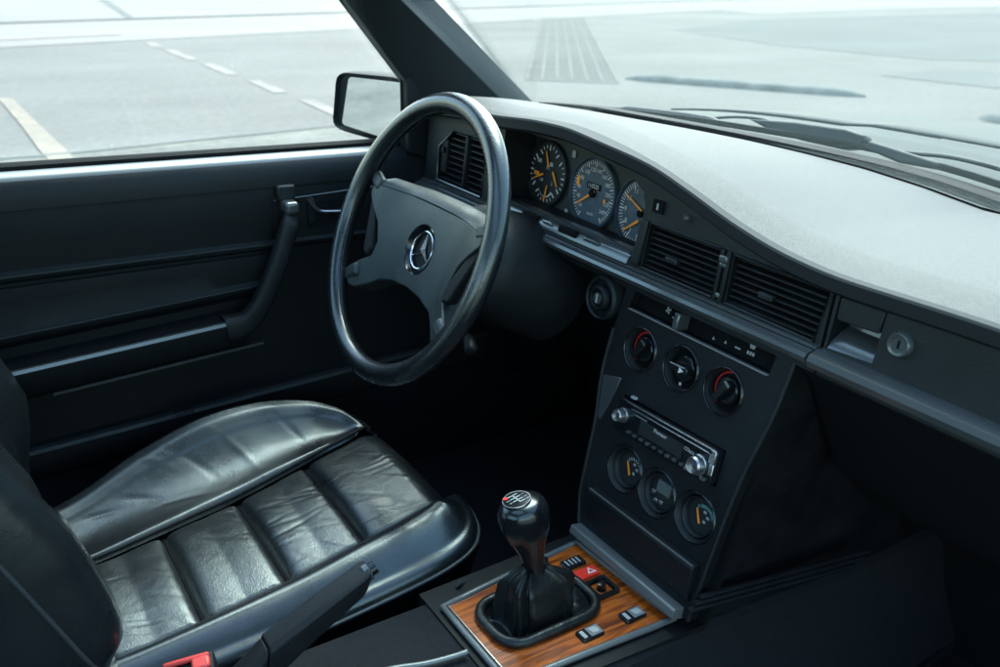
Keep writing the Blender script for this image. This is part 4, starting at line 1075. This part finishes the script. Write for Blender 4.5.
mb = MB(); mb.tube([P0 + V((0, 0, -.012)) + d * -.002, P0 + V((0, 0, -.012)) + d * .004], .0105, 14); mb.build('button_collar', M['trim'], grip, smooth=40)

# ================================================================== DRIVER SEAT
seat = thing('driver_seat', 'black leather driver seat with cross-stitched pleats and worn piping', 'car seat', (-.37, -.25, .22))
Y0, Y1 = -.56, .0
def zb(y): return interp([(-.56, .375), (-.42, .385), (-.25, .402), (-.10, .428), (-.03, .440), (0, .440)], y)
def so(y): return interp([(-.56, -.405), (-.42, -.418), (-.2, -.445), (0, -.478)], y)      # outboard seam
def si(y): return interp([(-.56, -.205), (-.42, -.205), (-.1, -.222), (0, -.232)], y)      # inboard seam
def frontdrop(y, x):
    return 0
PLE = [-.47, -.355, -.245, -.135]
wrng = random.Random(3); WR = []
for _ in range(70):
    ang = wrng.gauss(1.15, .35); WR.append((wrng.uniform(-.47, -.2), wrng.uniform(-.5, .0), math.cos(ang), math.sin(ang), wrng.uniform(.015, .05), wrng.uniform(.002, .0042), wrng.choice((-1, 1, -1)) * wrng.uniform(.0004, .0012)))
def wrinkle(x, y):
    t = 0
    for cx, cy, dx, dy, ln, wd, am in WR:
        px, py = x - cx, y - cy; l = px * dx + py * dy
        if abs(l) > ln * 2: continue
        w = (-px * dy + py * dx - l * l * 2.0) / wd
        if abs(w) < 3: t += am * math.exp(-w * w - (l / ln) ** 2)
    return t
def panel(a, b):
    # b<.86 : along the top ; beyond: rolls over the front edge
    s = b / .84
    y = lerp(Y0, -.035, min(1, s))
    x = lerp(so(y), si(y), a)
    z = zb(y)
    edge = math.sin(PI * a)
    k = min(abs(y - p) for p in PLE)
    puff = .0055 * (1 - math.exp(-(k / .009) ** 2)) - .008 * math.exp(-(k / .005) ** 2) + .002 * math.sin(PI * min(1, k / .06))
    z += -.010 + puff * (.35 + .65 * edge ** .4) + .004 * edge
    z -= .008 * (1 - min(1, min(a, 1 - a) / .06))
    wr = .65 * wrinkle(x, y) * min(1, edge * 2.5)
    z += wr
    if s > 1:
        t = (s - 1) / (1 / .84 - 1); ang = t * 1.62
        y = -.035 + .045 * math.sin(ang); z = z - .045 * (1 - math.cos(ang)) - .05 * max(0, t - .75)
    return V((x, y, z))
mb = MB(); mb.grid(panel, 90, 200); cu_ = mb.build('seat_cushion', M['leather'], seat, smooth=180)
CO = [(-.56, -.520, .385), (-.45, -.545, .400), (-.35, -.578, .430), (-.25, -.592, .456), (-.16, -.588, .463), (-.09, -.566, .459), (-.05, -.538, .450), (-.028, -.505, .442), (-.016, -.474, .434)]
SO = [(y, so(y), zb(y)) for y in (-.56, -.45, -.35, -.25, -.17, -.11, -.075, -.05, -.03)]
CI = [(-.56, -.160, .372), (-.40, -.160, .380), (-.25, -.160, .390), (-.12, -.160, .404), (-.06, -.162, .413), (-.022, -.172, .420), (-.004, -.190, .427), (.002, -.212, .433), (.003, -.238, .437)]
SI = [(y, si(y), zb(y)) for y in (-.56, -.40, -.25, -.14, -.09, -.06, -.045, -.035, -.03)]
WR2 = [(-.50, -.36, .5, .86, .03, .003, -.0011), (-.475, -.31, .2, .98, .03, .003, -.0009), (-.53, -.28, .8, .6, .05, .003, -.0009), (-.52, -.21, .9, .4, .05, .0035, .0007), (-.50, -.42, .1, .99, .025, .003, -.001), (-.55, -.33, .6, .8, .04, .003, .0006), (-.51, -.12, .95, .3, .04, .004, -.0006)]
def wrinkle2(x, y):
    t = 0
    for cx, cy, dx, dy, ln, wd, am in WR2:
        px, py = x - cx, y - cy; l = px * dx + py * dy; w = (-px * dy + py * dx + l * l * 3) / wd
        if abs(w) < 3: t += am * math.exp(-w * w - (l / ln) ** 2)
    return t
def curve(pts):
    q = spline([V((x, y, z)) for y, x, z in pts], 10)
    def f(t):
        k = max(0, min(.99999, t)) * (len(q) - 1); i = int(k); return q[i].lerp(q[i + 1], k - i)
    return f
def bolster(S, Cc, bulge, drop):
    fs, fc = curve(S), curve(Cc)
    def fn(a, b):
        p, c = fs(b), fc(b); c2 = fc(min(1, b + .01)); c1 = fc(max(0, b - .01))
        tn = (c2 - c1); out = V((tn.y, -tn.x, 0)).normalized()
        if out.dot(c - p) < 0: out = -out
        if a < .62:
            t = a / .62; q = p.lerp(c, t)
            q.z += bulge(t) * smooth01((1 - b) * 4) - .010 * math.exp(-(t / .05) ** 2) * min(1, (1 - b) * 12) + (wrinkle2(q.x, q.y) if drop > .05 else 0) + .0003 * math.sin(b * 40 + 5 * t) * math.sin(PI * t)
            return q
        t = (a - .62) / .38; r = .016
        if t < .45:
            g = t / .45 * PI / 2; return c + out * r * math.sin(g) + V((0, 0, -r * (1 - math.cos(g))))
        k = (t - .45) / .55
        return c + out * (r + .003 * math.sin(PI * k)) + V((0, 0, -r - drop * k))
    return fn
fo_ = bolster(SO, CO, lambda t: -.010 * math.sin(PI * min(1, t / .75)) * (t < .75) + .006 * smooth01((t - .7) / .2), .10)
fi_ = bolster(SI, CI, lambda t: .014 * math.sin(PI * t ** .8), .010)
mb = MB(); mb.grid(fo_, 80, 160); bo = mb.build('side_bolster', M['bolster'], seat, smooth=180)
mb = MB(); mb.grid(fi_, 40, 90); bi = mb.build('side_bolster', M['bolster'], seat, smooth=180)
for yy in PLE[1:]:
    mb = MB(); kb0 = (yy - Y0) / (-.035 - Y0) * .84
    mb.tube([panel(lerp(.03, .97, k / 24), kb0) + V((0, 0, .001)) for k in range(25)], .0032, 6); mb.build('pleat_seam_shade', M['deep'], cu_, smooth=60)  # dark seam thread that also paints the shade in the groove
# front face under the panel
mb = MB(); mb.grid(lambda a, b: V((lerp(-.56, -.168, a), .005 - .05 * b, lerp(.395, .24, b))), 10, 4); mb.build('seat_valance', M['matte'], seat, smooth=180)
# piping along the seams and along the outer edges
def pipe(fn, r, name='piping', par=None, n=60, m=None):
    mb = MB(); mb.tube([fn(k / n) for k in range(n + 1)], r, 8); return mb.build(name, m or M['piping'], par or seat, smooth=180)
pipe(lambda t: (lambda y: V((so(y), y, zb(y) - .001)))(lerp(-.55, -.02, t)), .0030, par=bo, m=M['matte'])
pipe(lambda t: (lambda y: V((si(y), y, zb(y) - .001)))(lerp(-.55, -.02, t)), .0026, par=bi, m=M['matte'])
pipe(lambda t: fo_(.80, t), .0026, par=bo)
pipe(lambda t: fi_(.84, t), .0026, par=bi)
# stitching wrinkles on the bolster are left to the leather; cushion side base
mb = MB(); mb.box(Frame((0, 0, 0), (1, 0, 0), (0, 1, 0)), -.59, -.168, -.54, -.03, .20, .372); mb.build('seat_base', M['deep'], seat, bevel=.02)
# backrest
BU = V((0, -.385, .923)).normalized(); BF = V((0, .923, .385)).normalized()
B0 = V((0, -.446, .432))
def bsec(h):
    lo = smooth01(h / .07); w = 1
    xi = -.098 - .03 * (1 - lo); xo = -.590 + .03 * (1 - lo)
    bulge = interp([(-.03, 0), (.0, .02), (.015, .12), (.0244, .32), (.043, .69), (.08, .90), (.12, 1.02), (.19, 1.12), (.29, .95), (.4, .85)], h)
    pts = []
    prof = [(0, -.11), (-.005, -.08), (-.005, -.045), (-.002, -.016), (.001, -.002), (.005, .012), (.011, .024), (.019, .033), (.030, .037), (.055, .028), (.085, .006), (.105, -.008), (.115, -.012)]
    for d, f in prof: pts.append((xi - d, (f + .02) * bulge - .02 + .004))
    for k in range(1, 6): t = k / 6; pts.append((lerp(xi - .115, xo + .115, t), -.012 + .012 * math.sin(PI * t) + .004 * math.sin(h * 70)))
    ob = smooth01((h + .01) / .17); 
    for d, f in reversed(prof): pts.append((xo + d, f * lerp(.3, 1, ob) - .05 * (1 - ob)))
    return [B0 + BU * h + BF * (f - .012) + V((x, 0, 0)) for x, f in pts]
mb = MB(); mb.loft([bsec(h) for h in (-.03, -.012, .0, .008, .015, .022, .03, .04, .05, .07, .10, .14, .18, .22, .26, .30, .34, .38, .42, .46, .50, .54, .58)]); br = mb.build('backrest', M['bolster'], seat, smooth=60)
mb = MB(); mb.tube([bsec(h)[3] + V((.001, 0, 0)) for h in [lerp(.0, .56, k / 30) for k in range(31)]], .0026, 8); mb.build('piping', M['piping'], br, smooth=180)
mb = MB(); mb.tube([bsec(h)[-4] for h in [lerp(.0, .56, k / 30) for k in range(31)]], .0026, 8); mb.build('piping', M['piping'], br, smooth=180)

# ================================================================== BUCKLE, FLOOR MAT
bp_ = atx((188, 668), -.125)
bk_ = thing('seat_belt_buckle', 'black seat belt buckle with a red button beside the seat cushion', 'seat belt buckle', bp_ + V((0, 0, -.06)))
BFm = Frame(bp_, (.25, 1, .12), (-1, .2, .25))
mb = MB(); mb.box(BFm, -.028, .028, -.016, .018, -.06, -.002); mb.build('buckle_body', M['matte'], bk_, bevel=.004)
mb = MB(); mb.box(BFm, -.026, .024, .006, .012, -.002, .005); mb.box(BFm, .004, .024, -.008, .008, -.002, .005); mb.build('release_button', M['buckle'], bk_, bevel=.003)
fm = thing('floor_mat', 'dark textile floor mat with stitched edge in the passenger footwell', 'floor mat', (.45, .3, .2))
mo = [atz(p, .222) for p in ((905, 690), (930, 661), (955, 638), (980, 622), (1010, 612), (1060, 604))]
mpts = [(.26, -.1)] + [(p.x, p.y) for p in mo] + [(.64, .62), (.64, -.1)]
mpts = [(.215, -.10), (.215, .58), (.64, .60), (.64, -.10)]
mb = MB(); mb.prism(GND, mpts, .201, .212); mb.build('mat_pile', M['mat'], fm)
mb = MB(); mb.tube(spline(mo, 6), .0035, 6); mb.build('mat_edge', M['panel'], fm, smooth=60)

# ================================================================== LIGHT
W = bpy.data.worlds.new('World'); SC.world = W; W.use_nodes = True
nt = W.node_tree; bg = nt.nodes['Background']
sk = nn(nt, 'ShaderNodeTexSky', sky_type='NISHITA'); sk.sun_disc = False
SUN_EL, SUN_AZ = math.radians(55), math.radians(-45)      # azimuth clockwise from +y (car front)
sk.sun_elevation = SUN_EL; sk.sun_rotation = SUN_AZ
sk.air_density = 1.6; sk.dust_density = 2.2; sk.ozone_density = 1.0
nt.links.new(sk.outputs[0], bg.inputs[0]); bg.inputs[1].default_value = .15
sl_ = bpy.data.lights.new('sun', 'SUN'); sl_.energy = 1.5; sl_.angle = math.radians(42); sl_.color = (1, .97, .92)
so_ = bpy.data.objects.new('sun', sl_); COL.objects.link(so_)
sd_ = V((math.sin(SUN_AZ) * math.cos(SUN_EL), math.cos(SUN_AZ) * math.cos(SUN_EL), math.sin(SUN_EL)))
so_.rotation_euler = sd_.to_track_quat('Z', 'Y').to_euler()

cam = bpy.data.cameras.new('camera'); co_ = bpy.data.objects.new('camera', cam); COL.objects.link(co_)
cam.sensor_width = 36; cam.lens = CF * .036; cam.clip_start = .02; cam.clip_end = 2000
mw = Matrix(((CR[0][0], -CR[0][1], -CR[0][2], CP.x), (CR[1][0], -CR[1][1], -CR[1][2], CP.y), (CR[2][0], -CR[2][1], -CR[2][2], CP.z), (0, 0, 0, 1)))
co_.matrix_world = mw
cam.dof.use_dof = True; cam.dof.focus_distance = 1.15; cam.dof.aperture_fstop = 6.3
SC.camera = co_
vs_ = SC.view_settings; vs_.view_transform = 'Standard'; vs_.look = 'None'; vs_.exposure = 2.0; vs_.gamma = 1.0; vs_.use_curve_mapping = False
SC.cycles.use_denoising = True
SC.cycles.transparent_max_bounces = 16
